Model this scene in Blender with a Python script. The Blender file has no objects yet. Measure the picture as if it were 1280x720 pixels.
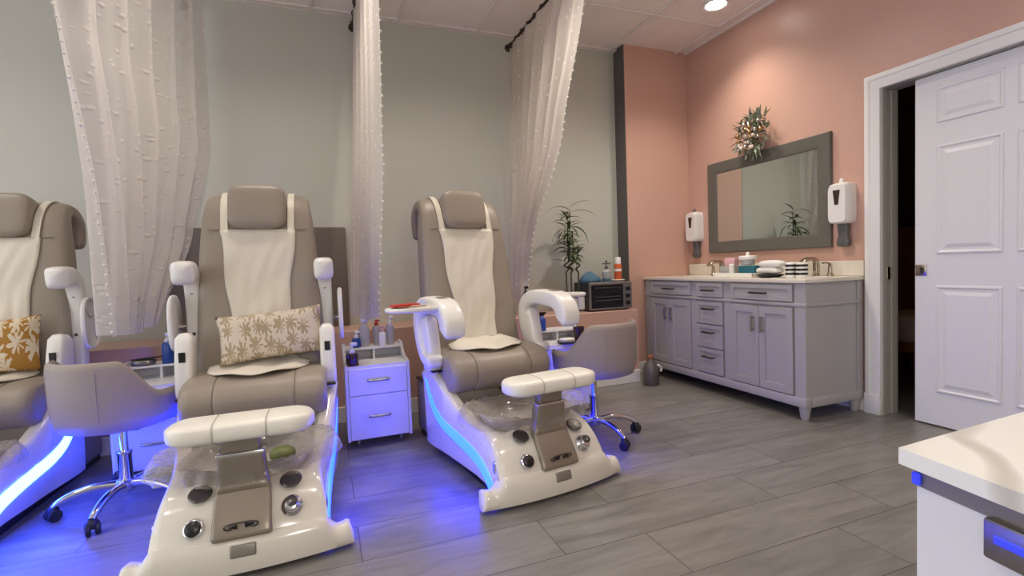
import bpy, bmesh, math, random
from mathutils import Vector, Matrix
random.seed(7)
C = bpy.context.scene.collection
PI = math.pi
def R(d): return math.radians(d)

# ------------------------------------------------------------------ materials
def lin(c):
    out = []
    for v in c:
        v = v / 255.0
        out.append(v / 12.92 if v <= 0.04045 else ((v + 0.055) / 1.055) ** 2.4)
    return (out[0], out[1], out[2], 1.0)

def mat(name, rgb=(200, 200, 200), rough=0.5, metal=0.0, spec=0.5, emis=None, strength=0.0, coat=0.0,
        noise=0.0, nscale=20.0, bump=0.0, bscale=200.0, trans=0.0, alpha=1.0, sheen=0.0):
    m = bpy.data.materials.new(name); m.use_nodes = True
    nt = m.node_tree; b = nt.nodes['Principled BSDF']
    b.inputs['Base Color'].default_value = lin(rgb)
    b.inputs['Roughness'].default_value = rough
    b.inputs['Metallic'].default_value = metal
    b.inputs['Specular IOR Level'].default_value = spec
    b.inputs['Coat Weight'].default_value = coat
    b.inputs['Transmission Weight'].default_value = trans
    b.inputs['Alpha'].default_value = alpha
    b.inputs['Sheen Weight'].default_value = sheen
    if emis:
        b.inputs['Emission Color'].default_value = (*emis, 1.0)
        b.inputs['Emission Strength'].default_value = strength
    if noise or bump:
        tc = nt.nodes.new('ShaderNodeTexCoord')
    if noise:
        n = nt.nodes.new('ShaderNodeTexNoise'); n.inputs['Scale'].default_value = nscale
        n.inputs['Detail'].default_value = 4.0
        nt.links.new(tc.outputs['Object'], n.inputs['Vector'])
        r = nt.nodes.new('ShaderNodeValToRGB')
        base = lin(rgb)
        r.color_ramp.elements[0].position = 0.3; r.color_ramp.elements[1].position = 0.7
        r.color_ramp.elements[0].color = tuple([v * (1 - noise) for v in base[:3]] + [1])
        r.color_ramp.elements[1].color = tuple([min(1, v * (1 + noise)) for v in base[:3]] + [1])
        nt.links.new(n.outputs['Fac'], r.inputs['Fac'])
        nt.links.new(r.outputs['Color'], b.inputs['Base Color'])
    if bump:
        n2 = nt.nodes.new('ShaderNodeTexNoise'); n2.inputs['Scale'].default_value = bscale
        nt.links.new(tc.outputs['Object'], n2.inputs['Vector'])
        bp = nt.nodes.new('ShaderNodeBump'); bp.inputs['Strength'].default_value = bump
        bp.inputs['Distance'].default_value = 0.01
        nt.links.new(n2.outputs['Fac'], bp.inputs['Height'])
        nt.links.new(bp.outputs['Normal'], b.inputs['Normal'])
    return m

M = {}
M['wall_grey'] = mat('wall_grey', (191, 191, 181), 0.55, noise=0.02, nscale=2, bump=0.05, bscale=300)
M['wall_pink'] = mat('wall_pink', (202, 162, 146), 0.35, noise=0.02, nscale=2, bump=0.05, bscale=300)
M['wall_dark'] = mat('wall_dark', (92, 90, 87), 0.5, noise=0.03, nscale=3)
M['panel_brown'] = mat('panel_brown', (100, 90, 82), 0.5, noise=0.03, nscale=4)
M['trim_white'] = mat('trim_white', (228, 226, 224), 0.35)
M['door_white'] = mat('door_white', (222, 222, 226), 0.4)
M['jamb'] = mat('jamb', (170, 166, 158), 0.5)
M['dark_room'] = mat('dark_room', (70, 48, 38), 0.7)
M['plastic'] = mat('white_gloss_plastic', (218, 213, 202), 0.16, coat=0.4)
M['plastic2'] = mat('white_satin_plastic', (230, 228, 224), 0.3)
M['taupe'] = mat('taupe_leather', (148, 137, 124), 0.42, bump=0.06, bscale=400)
M['taupe_dk'] = mat('taupe_plastic', (142, 132, 120), 0.3, metal=0.35)
M['taupe_tub'] = mat('taupe_tub', (150, 142, 134), 0.3)
M['seam'] = mat('seam_thread', (118, 106, 94), 0.7)
M['cream'] = mat('cream_cloth', (222, 215, 199), 0.45, sheen=0.2, bump=0.25, bscale=14)
M['pad_white'] = mat('white_vinyl', (232, 229, 219), 0.3)
M['pad_seam'] = mat('grey_seam', (186, 182, 174), 0.5)
M['black'] = mat('black_plastic', (22, 22, 24), 0.3)
M['rubber'] = mat('black_rubber', (28, 28, 32), 0.55)
M['chrome'] = mat('chrome', (215, 215, 218), 0.12, metal=1.0)
M['steel'] = mat('brushed_steel', (160, 156, 150), 0.32, metal=1.0)
M['disc'] = mat('dark_grey_disc', (92, 88, 86), 0.25, metal=0.6)
M['plate'] = mat('grey_name_plate', (140, 134, 126), 0.35, metal=0.4)
M['led'] = mat('blue_led_strip', (120, 170, 255), 0.4, emis=(0.0014, 0.0095, 1.0), strength=36.0)
M['blue_dim'] = mat('dim_blue_emission', (60, 70, 160), 0.4, emis=(0.02, 0.03, 0.7), strength=1.0)
M['led_near'] = mat('pale_blue_led_strip', (120, 170, 255), 0.4, emis=(0.013, 0.05, 1.0), strength=75.0)
M['green'] = mat('green_jet_cover', (104, 112, 62), 0.5)
M['stool'] = mat('stool_vinyl', (152, 140, 134), 0.5, bump=0.05, bscale=300)
M['lam'] = mat('white_laminate', (232, 231, 234), 0.3)
M['vanity'] = mat('grey_painted_wood', (172, 169, 170), 0.4)
M['gap'] = mat('shadow_gap', (70, 68, 70), 0.8)
M['counter'] = mat('cream_stone_top', (226, 218, 204), 0.2, noise=0.03, nscale=30)
M['pull'] = mat('dark_nickel_pull', (92, 88, 86), 0.3, metal=0.9)
M['nickel'] = mat('brushed_nickel', (178, 166, 150), 0.25, metal=1.0)
M['frame_grey'] = mat('mirror_frame_grey', (98, 95, 88), 0.5, noise=0.04, nscale=30)
M['mirror'] = mat('mirror_glass', (214, 224, 222), 0.01, metal=1.0)
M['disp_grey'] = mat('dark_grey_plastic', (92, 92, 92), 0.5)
M['disp_win'] = mat('smoked_window', (58, 44, 38), 0.2)
M['leaf'] = mat('leaf_green', (70, 88, 44), 0.5, noise=0.3, nscale=8)
M['stalk'] = mat('bamboo_stalk', (84, 84, 60), 0.5)
M['frost'] = mat('frosted_pine', (138, 148, 126), 0.8, noise=0.5, nscale=30)
M['silver'] = mat('silver_bauble', (225, 220, 214), 0.12, metal=1.0)
M['gold'] = mat('gold_bauble', (196, 160, 110), 0.2, metal=1.0)
M['pearl'] = mat('pearl_bauble', (232, 214, 206), 0.25)
M['ceil'] = mat('ceiling_tile', (240, 232, 227), 0.85, noise=0.03, nscale=8)
M['ceil_grid'] = mat('ceiling_grid', (232, 224, 220), 0.6)
M['lamp'] = mat('lamp_diffuser', (255, 250, 240), 0.5, emis=(1.0, 0.93, 0.82), strength=25.0)
M['rod'] = mat('bronze_rod', (60, 50, 44), 0.4, metal=0.6)
M['brown_jar'] = mat('amber_jar', (66, 46, 42), 0.15)
M['clear'] = mat('frosted_bottle', (205, 204, 206), 0.2, trans=0.35)
M['red'] = mat('red_plastic', (186, 52, 44), 0.4)
M['blue_liquid'] = mat('blue_plastic', (44, 76, 150), 0.25)
M['teal'] = mat('teal_box', (38, 104, 122), 0.5)
M['pink'] = mat('pink_pack', (226, 178, 186), 0.5)
M['blue_cloth'] = mat('blue_cloth', (78, 112, 136), 0.8)
M['orange'] = mat('orange_can', (206, 96, 52), 0.35)
M['white'] = mat('white_item', (236, 234, 230), 0.35)
M['oven_side'] = mat('oven_side', (52, 58, 64), 0.4, metal=0.3)
M['oven_glass'] = mat('oven_glass', (18, 18, 20), 0.08)
M['bin'] = mat('grey_bin', (104, 100, 96), 0.35, metal=0.4)
M['wood'] = mat('warm_wood', (140, 84, 52), 0.5, noise=0.2, nscale=5)
M['towel'] = mat('towel', (206, 178, 158), 0.9)
M['skin'] = mat('skin', (196, 138, 112), 0.5)

def clear_film(name, fac=0.16, tint=(235, 232, 228), rough=0.08, bump=0.6, bscale=26):
    m = bpy.data.materials.new(name); m.use_nodes = True; nt = m.node_tree
    for n in list(nt.nodes): nt.nodes.remove(n)
    out = nt.nodes.new('ShaderNodeOutputMaterial'); mx = nt.nodes.new('ShaderNodeMixShader')
    tr = nt.nodes.new('ShaderNodeBsdfTransparent'); tr.inputs[0].default_value = lin(tint)
    g = nt.nodes.new('ShaderNodeBsdfPrincipled')
    g.inputs['Base Color'].default_value = lin((205, 200, 194)); g.inputs['Roughness'].default_value = rough
    g.inputs['Specular IOR Level'].default_value = 1.0
    lw = nt.nodes.new('ShaderNodeLayerWeight'); lw.inputs['Blend'].default_value = 0.35
    mr = nt.nodes.new('ShaderNodeMapRange'); mr.inputs['To Min'].default_value = fac; mr.inputs['To Max'].default_value = 0.75
    nt.links.new(lw.outputs['Facing'], mr.inputs['Value'])
    tc = nt.nodes.new('ShaderNodeTexCoord'); n2 = nt.nodes.new('ShaderNodeTexNoise'); n2.inputs['Scale'].default_value = bscale
    bp = nt.nodes.new('ShaderNodeBump'); bp.inputs['Strength'].default_value = bump; bp.inputs['Distance'].default_value = 0.02
    nt.links.new(tc.outputs['Object'], n2.inputs['Vector']); nt.links.new(n2.outputs['Fac'], bp.inputs['Height'])
    nt.links.new(bp.outputs['Normal'], g.inputs['Normal'])
    nt.links.new(mr.outputs['Result'], mx.inputs[0]); nt.links.new(tr.outputs[0], mx.inputs[1]); nt.links.new(g.outputs[0], mx.inputs[2])
    nt.links.new(mx.outputs[0], out.inputs[0]); return m
M['liner'] = clear_film('clear_liner', 0.14)
M['glass'] = clear_film('clear_acrylic', 0.22, (214, 208, 202), 0.05, 0.0)

def curtain_mat():
    m = bpy.data.materials.new('sheer_white_curtain'); m.use_nodes = True; nt = m.node_tree
    for n in list(nt.nodes): nt.nodes.remove(n)
    N = nt.nodes.new; L = nt.links.new
    out = N('ShaderNodeOutputMaterial'); d = N('ShaderNodeBsdfDiffuse'); t = N('ShaderNodeBsdfTranslucent')
    tr = N('ShaderNodeBsdfTransparent'); m1 = N('ShaderNodeMixShader'); m2 = N('ShaderNodeMixShader')
    d.inputs[0].default_value = lin((222, 215, 208)); t.inputs[0].default_value = lin((222, 215, 208))
    m1.inputs[0].default_value = 0.38
    uv = N('ShaderNodeUVMap'); v = N('ShaderNodeTexVoronoi'); v.inputs['Scale'].default_value = 1.0
    mp = N('ShaderNodeMapping'); mp.inputs['Scale'].default_value = (22.0, 22.0, 1.0)
    L(uv.outputs[0], mp.inputs[0]); L(mp.outputs[0], v.inputs['Vector'])
    r = N('ShaderNodeValToRGB'); r.color_ramp.elements[0].position = 0.12; r.color_ramp.elements[0].color = (1, 1, 1, 1)
    r.color_ramp.elements[1].position = 0.3; r.color_ramp.elements[1].color = (0, 0, 0, 1)
    L(v.outputs['Distance'], r.inputs[0])
    bp = N('ShaderNodeBump'); bp.inputs['Strength'].default_value = 0.5; bp.inputs['Distance'].default_value = 0.01
    L(r.outputs[0], bp.inputs['Height']); L(bp.outputs[0], d.inputs['Normal'])
    mr = N('ShaderNodeMapRange'); mr.inputs['To Min'].default_value = 0.28; mr.inputs['To Max'].default_value = 0.0
    L(r.outputs[0], mr.inputs['Value'])
    L(d.outputs[0], m1.inputs[1]); L(t.outputs[0], m1.inputs[2])
    L(mr.outputs[0], m2.inputs[0]); L(m1.outputs[0], m2.inputs[1]); L(tr.outputs[0], m2.inputs[2])
    L(m2.outputs[0], out.inputs[0]); return m
M['curtain'] = curtain_mat()

def floor_mat():
    m = bpy.data.materials.new('grey_wood_look_tile'); m.use_nodes = True; nt = m.node_tree
    b = nt.nodes['Principled BSDF']; N = nt.nodes.new; L = nt.links.new
    tc = N('ShaderNodeTexCoord'); mp = N('ShaderNodeMapping')
    mp.inputs['Location'].default_value = (-0.074, -1.003 + 0.255 * 4, 0)
    L(tc.outputs['Object'], mp.inputs[0])
    br = N('ShaderNodeTexBrick'); br.inputs['Scale'].default_value = 1.0
    br.inputs['Brick Width'].default_value = 1.013; br.inputs['Row Height'].default_value = 0.2585
    br.inputs['Mortar Size'].default_value = 0.0022; br.inputs['Mortar Smooth'].default_value = 0.1
    br.inputs['Bias'].default_value = 0.0
    br.offset = 0.3333; br.offset_frequency = 2
    br.inputs['Color1'].default_value = (0.25, 0.25, 0.25, 1); br.inputs['Color2'].default_value = (0.75, 0.75, 0.75, 1)
    br.inputs['Mortar'].default_value = (0.5, 0.5, 0.5, 1)
    L(mp.outputs[0], br.inputs['Vector'])
    # grain stretched along the plank, shifted per plank
    ad = N('ShaderNodeVectorMath'); ad.operation = 'ADD'; sc = N('ShaderNodeVectorMath'); sc.operation = 'SCALE'; sc.inputs['Scale'].default_value = 7.0
    L(br.outputs['Color'], sc.inputs[0]); L(mp.outputs[0], ad.inputs[0]); L(sc.outputs[0], ad.inputs[1])
    m2 = N('ShaderNodeMapping'); m2.inputs['Scale'].default_value = (1.1, 7.0, 1.0); L(ad.outputs[0], m2.inputs[0])
    n = N('ShaderNodeTexNoise'); n.inputs['Scale'].default_value = 1.6; n.inputs['Detail'].default_value = 7; n.inputs['Roughness'].default_value = 0.6
    n.inputs['Distortion'].default_value = 1.6
    L(m2.outputs[0], n.inputs['Vector'])
    r = N('ShaderNodeValToRGB'); e = r.color_ramp.elements
    e[0].position = 0.28; e[0].color = lin((108, 106, 102)); e[1].position = 0.72; e[1].color = lin((140, 137, 131))
    L(n.outputs['Fac'], r.inputs[0])
    hm = N('ShaderNodeMix'); hm.data_type = 'RGBA'; hm.blend_type = 'OVERLAY'; hm.inputs['Factor'].default_value = 0.14
    L(r.outputs[0], hm.inputs['A']); L(br.outputs['Color'], hm.inputs['B'])
    mo = N('ShaderNodeMix'); mo.data_type = 'RGBA'; mo.inputs['B'].default_value = lin((78, 74, 70))
    L(br.outputs['Fac'], mo.inputs['Factor']); L(hm.outputs['Result'], mo.inputs['A'])
    L(mo.outputs['Result'], b.inputs['Base Color'])
    b.inputs['Roughness'].default_value = 0.36
    bp = N('ShaderNodeBump'); bp.inputs['Strength'].default_value = 0.25; bp.inputs['Distance'].default_value = 0.004; bp.invert = True
    L(br.outputs['Fac'], bp.inputs['Height']); L(bp.outputs[0], b.inputs['Normal'])
    return m
M['floor'] = floor_mat()

def marble_mat():
    m = bpy.data.materials.new('white_veined_quartz'); m.use_nodes = True; nt = m.node_tree
    b = nt.nodes['Principled BSDF']; N = nt.nodes.new; L = nt.links.new
    tc = N('ShaderNodeTexCoord'); w = N('ShaderNodeTexWave'); w.inputs['Scale'].default_value = 1.3; w.inputs['Distortion'].default_value = 6.0
    w.inputs['Detail'].default_value = 3.0; w.inputs['Detail Scale'].default_value = 1.2
    mp = N('ShaderNodeMapping'); mp.inputs['Rotation'].default_value = (0, 0, 0.9); L(tc.outputs['Object'], mp.inputs[0]); L(mp.outputs[0], w.inputs['Vector'])
    r = N('ShaderNodeValToRGB'); e = r.color_ramp.elements
    e[0].position = 0.0; e[0].color = lin((206, 202, 192)); e[1].position = 0.1; e[1].color = lin((244, 243, 236))
    L(w.outputs['Fac'], r.inputs[0]); L(r.outputs[0], b.inputs['Base Color']); b.inputs['Roughness'].default_value = 0.15
    return m
M['marble'] = marble_mat()

def floral_mat(name, ground, leafc, scale=1.0, seed=0.0):
    """printed leaf sprays: radial petals inside voronoi cells (a printed textile)"""
    m = bpy.data.materials.new(name); m.use_nodes = True; nt = m.node_tree
    b = nt.nodes['Principled BSDF']; N = nt.nodes.new; L = nt.links.new
    b.inputs['Roughness'].default_value = 0.85
    uv = N('ShaderNodeUVMap'); mp = N('ShaderNodeMapping'); mp.inputs['Scale'].default_value = (4.4 * scale, 2.6 * scale, 1); mp.inputs['Location'].default_value = (seed, seed * 1.7, 0)
    L(uv.outputs[0], mp.inputs[0])
    v = N('ShaderNodeTexVoronoi'); v.inputs['Scale'].default_value = 1.0; v.inputs['Randomness'].default_value = 0.55; v.voronoi_dimensions = '2D'
    L(mp.outputs[0], v.inputs['Vector'])
    sub = N('ShaderNodeVectorMath'); sub.operation = 'SUBTRACT'; L(mp.outputs[0], sub.inputs[0]); L(v.outputs['Position'], sub.inputs[1])
    sp = N('ShaderNodeSeparateXYZ'); L(sub.outputs[0], sp.inputs[0])
    at = N('ShaderNodeMath'); at.operation = 'ARCTAN2'; L(sp.outputs['Y'], at.inputs[0]); L(sp.outputs['X'], at.inputs[1])
    sx_ = N('ShaderNodeSeparateColor'); L(v.outputs['Color'], sx_.inputs[0])
    ro_ = N('ShaderNodeMath'); ro_.operation = 'MULTIPLY_ADD'; ro_.inputs[1].default_value = 6.283; L(sx_.outputs[0], ro_.inputs[0]); L(at.outputs[0], ro_.inputs[2])
    m8 = N('ShaderNodeMath'); m8.operation = 'MULTIPLY'; m8.inputs[1].default_value = 8.0; L(ro_.outputs[0], m8.inputs[0])
    c1_ = N('ShaderNodeMath'); c1_.operation = 'COSINE'; L(ro_.outputs[0], c1_.inputs[0])
    fan = N('ShaderNodeMath'); fan.operation = 'MULTIPLY_ADD'; fan.inputs[1].default_value = 0.20; fan.inputs[2].default_value = 0.36; L(c1_.outputs[0], fan.inputs[0])
    cs = N('ShaderNodeMath'); cs.operation = 'COSINE'; L(m8.outputs[0], cs.inputs[0])
    ma = N('ShaderNodeMath'); ma.operation = 'MULTIPLY_ADD'; ma.inputs[1].default_value = 0.22; L(cs.outputs[0], ma.inputs[0]); L(fan.outputs[0], ma.inputs[2])
    ns = N('ShaderNodeTexNoise'); ns.inputs['Scale'].default_value = 5.0; L(mp.outputs[0], ns.inputs['Vector'])
    nm = N('ShaderNodeMath'); nm.operation = 'MULTIPLY_ADD'; nm.inputs[1].default_value = 0.7; nm.inputs[2].default_value = -0.35; L(ns.outputs['Fac'], nm.inputs[0])
    ad = N('ShaderNodeMath'); ad.operation = 'ADD'; L(v.outputs['Distance'], ad.inputs[0]); L(nm.outputs[0], ad.inputs[1])
    lt = N('ShaderNodeMath'); lt.operation = 'LESS_THAN'; L(ad.outputs[0], lt.inputs[0]); L(ma.outputs[0], lt.inputs[1])
    mx = N('ShaderNodeMix'); mx.data_type = 'RGBA'; mx.inputs['A'].default_value = lin(ground); mx.inputs['B'].default_value = lin(leafc)
    L(lt.outputs[0], mx.inputs['Factor']); L(mx.outputs['Result'], b.inputs['Base Color']); return m
M['floral_beige'] = floral_mat('beige_leaf_print', (210, 198, 182), (170, 152, 124), 1.9, 0.3)
M['floral_mustard'] = floral_mat('mustard_leaf_print', (166, 120, 50), (216, 202, 176), 1.6, 7.3)

# ------------------------------------------------------------------ mesh builder
class MB:
    def __init__(s): s.v = []; s.f = []; s.uv = None
    def add(s, vs, fs):
        o = len(s.v); s.v += [tuple(v) for v in vs]; s.f += [tuple(i + o for i in f) for f in fs]; return s
    def box(s, c, d, bev=0.0, seg=2, rot=None):
        bm = bmesh.new(); bmesh.ops.create_cube(bm, size=1.0)
        for v in bm.verts: v.co = Vector((v.co.x * d[0], v.co.y * d[1], v.co.z * d[2]))
        if bev > 0: bmesh.ops.bevel(bm, geom=list(bm.edges), offset=min(bev, min(d) * 0.49), segments=seg, profile=0.5, affect='EDGES')
        if rot is not None: bm.transform(rot.to_4x4())
        bm.verts.index_update()
        s.add([(v.co.x + c[0], v.co.y + c[1], v.co.z + c[2]) for v in bm.verts], [[v.index for v in f.verts] for f in bm.faces]); bm.free(); return s
    def b2(s, a, b, bev=0.0, seg=2):
        return s.box([(a[i] + b[i]) / 2 for i in range(3)], [abs(b[i] - a[i]) for i in range(3)], bev, seg)
    def loft(s, rings, closed=True, cap=True):
        n = len(rings[0]); o = len(s.v)
        vs = [p for r in rings for p in r]; fs = []
        for i in range(len(rings) - 1):
            for j in range(n if closed else n - 1):
                k = (j + 1) % n
                fs.append((i * n + j, i * n + k, (i + 1) * n + k, (i + 1) * n + j))
        if cap and closed:
            fs.append(tuple(range(n - 1, -1, -1))); fs.append(tuple((len(rings) - 1) * n + j for j in range(n)))
        return s.add(vs, fs)
    def lathe(s, prof, c=(0, 0, 0), seg=24, mtx=None):
        rings = []
        for r, z in prof:
            ring = []
            for k in range(seg):
                a = 2 * PI * k / seg; p = Vector((max(r, 1e-4) * math.cos(a), max(r, 1e-4) * math.sin(a), z))
                if mtx is not None: p = mtx @ p
                ring.append((p.x + c[0], p.y + c[1], p.z + c[2]))
            rings.append(ring)
        return s.loft(rings)
    def tube(s, pts, r, seg=10):
        pts = [Vector(p) for p in pts]; rr = r if isinstance(r, (list, tuple)) else [r] * len(pts)
        rings = []; up = None
        for i, p in enumerate(pts):
            t = (pts[min(i + 1, len(pts) - 1)] - pts[max(i - 1, 0)]).normalized()
            if up is None:
                up = Vector((0, 0, 1)) if abs(t.z) < 0.9 else Vector((1, 0, 0))
            a = t.cross(up).normalized(); up = a.cross(t).normalized()
            rings.append([tuple(p + (a * math.cos(2 * PI * k / seg) + up * math.sin(2 * PI * k / seg)) * rr[i]) for k in range(seg)])
        return s.loft(rings)
    def sweepx(s, path, hw, ht, x0=0.0, e=4.0, n=24, capr=True):
        """path in the yz plane (y,z); cross-section a superellipse hw wide in x, ht thick along the normal"""
        m = len(path)
        hw = hw if isinstance(hw, (list, tuple)) else [hw] * m
        ht = ht if isinstance(ht, (list, tuple)) else [ht] * m
        ee = e
        fr = []
        for i, (y, z) in enumerate(path):
            a = path[max(i - 1, 0)]; b = path[min(i + 1, m - 1)]
            ty, tz = b[0] - a[0], b[1] - a[1]; l = math.hypot(ty, tz) or 1; ty /= l; tz /= l
            fr.append((y, z, ty, tz, hw[i], ht[i]))
        if capr:
            def ex(f, sg, off, k): return (f[0] + sg * f[2] * off, f[1] + sg * f[3] * off, f[2], f[3], f[4] - k * f[5], f[5] * (1 - k))
            f0, f1 = fr[0], fr[-1]; h0, h1 = f0[5], f1[5]
            fr = [ex(f0, -1, h0 * 0.55, 0.75), ex(f0, -1, h0 * 0.45, 0.3), ] + fr + [ex(f1, 1, h1 * 0.45, 0.3), ex(f1, 1, h1 * 0.55, 0.75)]
        rings = []
        for y, z, ty, tz, w, t in fr:
            ring = []
            for k in range(n):
                a = 2 * PI * k / n; ca, sa = math.cos(a), math.sin(a)
                u = math.copysign(abs(ca) ** (2 / ee), ca) * w; q = math.copysign(abs(sa) ** (2 / ee), sa) * t
                ring.append((x0 + u, y - tz * q, z + ty * q))
            rings.append(ring)
        return s.loft(rings)
    def sell(s, c, r, e1=0.4, e2=0.4, nu=20, nv=32, mtx=None):
        """superellipsoid"""
        def f(w, e): return math.copysign(abs(w) ** e, w)
        rings = []
        for i in range(nu + 1):
            u = -PI / 2 + PI * i / nu; cu, su = f(math.cos(u), e1), f(math.sin(u), e1)
            ring = []
            for j in range(nv):
                v = 2 * PI * j / nv
                p = Vector((r[0] * cu * f(math.cos(v), e2), r[1] * cu * f(math.sin(v), e2), r[2] * su))
                if mtx is not None: p = mtx @ p
                ring.append((p.x + c[0], p.y + c[1], p.z + c[2]))
            rings.append(ring)
        return s.loft(rings)
    def grid(s, P, nu, nv, fn):
        uv = {}
        vs = []; 
        for i in range(nu + 1):
            for j in range(nv + 1):
                vs.append(fn(i / nu, j / nv))
        o = len(s.v); fs = [(i * (nv + 1) + j, (i + 1) * (nv + 1) + j, (i + 1) * (nv + 1) + j + 1, i * (nv + 1) + j + 1) for i in range(nu) for j in range(nv)]
        if s.uv is None: s.uv = {}
        for i in range(nu + 1):
            for j in range(nv + 1): s.uv[o + i * (nv + 1) + j] = (i / nu * P[0], j / nv * P[1])
        return s.add(vs, fs)
    def xform(s, mtx):
        s.v = [tuple(mtx @ Vector(v)) for v in s.v]; return s
    def build(s, name, m, parent=None, ang=35, label=None, smooth=True, normals=True, solid=0.0, sub=0):
        me = bpy.data.meshes.new(name); me.from_pydata(s.v, [], s.f)
        bm = bmesh.new(); bm.from_mesh(me)
        if normals: bmesh.ops.recalc_face_normals(bm, faces=list(bm.faces))
        bm.to_mesh(me); bm.free()
        if s.uv:
            ul = me.uv_layers.new(name='UVMap')
            for lp in me.loops: ul.data[lp.index].uv = s.uv.get(lp.vertex_index, (0, 0))
        if smooth:
            me.shade_smooth(); me.set_sharp_from_angle(angle=R(ang))
        me.materials.append(m if not isinstance(m, str) else M[m])
        o = bpy.data.objects.new(name, me); C.objects.link(o)
        if parent is not None: o.parent = parent
        if solid:
            md = o.modifiers.new('thickness', 'SOLIDIFY'); md.thickness = solid; md.offset = 0
        if sub:
            md = o.modifiers.new('smooth', 'SUBSURF'); md.levels = sub; md.render_levels = sub
        if label: o['label'] = label
        return o

def thing(name, label, cat, loc=(0, 0, 0), rz=0.0, group=None):
    o = bpy.data.objects.new(name, None); C.objects.link(o); o.empty_display_size = 0.1
    o.location = loc; o.rotation_euler = (0, 0, rz); o['label'] = label; o['category'] = cat
    if group: o['group'] = group
    return o
def tag(o, label, cat, group=None, loc=None, rz=None):
    o['label'] = label; o['category'] = cat
    if group: o['group'] = group
    if loc is not None: o.location = loc
    if rz is not None: o.rotation_euler = (0, 0, rz)
    return o
def struct(name, mb, m, parent=None, **k):
    o = mb.build(name, m, parent, **k)
    if parent is None: o['kind'] = 'structure'
    return o
def copy_tree(o, parent=None):
    c = o.copy(); C.objects.link(c)
    if parent is not None: c.parent = parent
    for ch in list(o.children): copy_tree(ch, c)
    return c
def smooth_path(pts, n=4):
    """Catmull-Rom through the given points"""
    out = []
    P = [pts[0]] + list(pts) + [pts[-1]]
    for i in range(1, len(P) - 2):
        for k in range(n):
            t = k / n
            out.append(tuple(0.5 * ((2 * P[i][d]) + (-P[i - 1][d] + P[i + 1][d]) * t + (2 * P[i - 1][d] - 5 * P[i][d] + 4 * P[i + 1][d] - P[i + 2][d]) * t * t
                       + (-P[i - 1][d] + 3 * P[i][d] - 3 * P[i + 1][d] + P[i + 2][d]) * t ** 3) for d in range(len(P[i]))))
    out.append(tuple(pts[-1])); return out
def RX(a): return Matrix.Rotation(a, 3, 'X')
def RY(a): return Matrix.Rotation(a, 3, 'Y')
def RZ(a): return Matrix.Rotation(a, 3, 'Z')

# ------------------------------------------------------------------ camera (solved from the room's vanishing lines)
EYE = 1.03
cam = bpy.data.cameras.new('camera'); co = bpy.data.objects.new('camera', cam); C.objects.link(co)
cam.sensor_width = 36.0; cam.lens = 614.5 / 1280 * 36.0; cam.clip_start = 0.02
ya, pi_, ro = R(20.758), R(2.568), R(-2.061)
f = Vector((math.sin(ya) * math.cos(pi_), math.cos(ya) * math.cos(pi_), -math.sin(pi_)))
rt = Vector((math.cos(ya), -math.sin(ya), 0)); up = rt.cross(f)
r2 = rt * math.cos(ro) + up * math.sin(ro); u2 = -rt * math.sin(ro) + up * math.cos(ro)
co.matrix_world = Matrix(((r2.x, u2.x, -f.x, 0), (r2.y, u2.y, -f.y, 0), (r2.z, u2.z, -f.z, EYE), (0, 0, 0, 1)))
bpy.context.scene.camera = co

# ------------------------------------------------------------------ room shell
XL, XR, YB, YP, YF, ZC = -4.2, 3.26, 3.945, 3.785, -2.6, 2.946
struct('floor', MB().b2((XL, YF, -0.1), (XR + 2.2, YB + 0.1, 0.0)), 'floor', smooth=False)
struct('ceiling', MB().b2((XL, YF, ZC + 0.012), (XR + 0.14, YB + 0.1, ZC + 0.1)), 'ceil', smooth=False)
g = MB()
x = -0.003
xs = [x + 0.63 * k for k in range(-6, 6)]
ys = [3.90 - 0.64 * k for k in range(0, 11)]
for q in xs:
    if XL < q < XR: g.b2((q - 0.012, YF, ZC - 0.004), (q + 0.012, YB, ZC + 0.012), 0.003, 1)
for q in ys: g.b2((XL, q - 0.012, ZC - 0.003), (XR, q + 0.012, ZC + 0.012), 0.003, 1)
g.b2((XL, YB - 0.025, ZC - 0.006), (2.57, YB, ZC + 0.012))
g.b2((XR - 0.02, YF, ZC - 0.006), (XR, YP, ZC + 0.012))
struct('trim_1', g, 'ceil_grid', smooth=False)
struct('wall_back', MB().b2((XL, YB, 0), (2.62, YB + 0.1, ZC + 0.05)), 'wall_grey', smooth=False)
struct('wall_corner', MB().b2((2.575, YP, 0), (XR + 0.1, YB + 0.1, ZC + 0.05)), 'wall_pink', smooth=False)
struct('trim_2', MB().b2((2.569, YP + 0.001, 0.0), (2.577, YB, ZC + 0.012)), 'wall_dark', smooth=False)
DY0, DY1, DZ = 1.17, 2.06, 2.045
w = MB().b2((XR, DY1, 0), (XR + 0.14, YB + 0.1, ZC + 0.05)).b2((XR, YF, 0), (XR + 0.14, DY0, ZC + 0.05)).b2((XR, DY0, DZ), (XR + 0.14, DY1, ZC + 0.05))
struct('wall_right', w, 'wall_pink', smooth=False)
struct('wall_front', MB().b2((XL, YF - 0.1, 0), (XR + 0.14, YF, ZC + 0.05)), 'wall_grey', smooth=False)
# low boxed ledge that carries the plumbing along the back wall
LZ = 0.625
struct('wall_ledge', MB().b2((XL, 3.53, 0), (2.48, YB, LZ), 0.004, 1), 'wall_pink', smooth=False)
struct('baseboard_right', MB().b2((XR - 0.014, 2.15, 0), (XR, YP, 0.11), 0.004, 1), 'trim_white')
struct('baseboard_back', MB().b2((2.57, YP - 0.014, 0), (XR, YP, 0.11), 0.004, 1).b2((XL, 3.516, 0), (2.48, 3.53, 0.11), 0.004, 1), 'trim_white')

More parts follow.
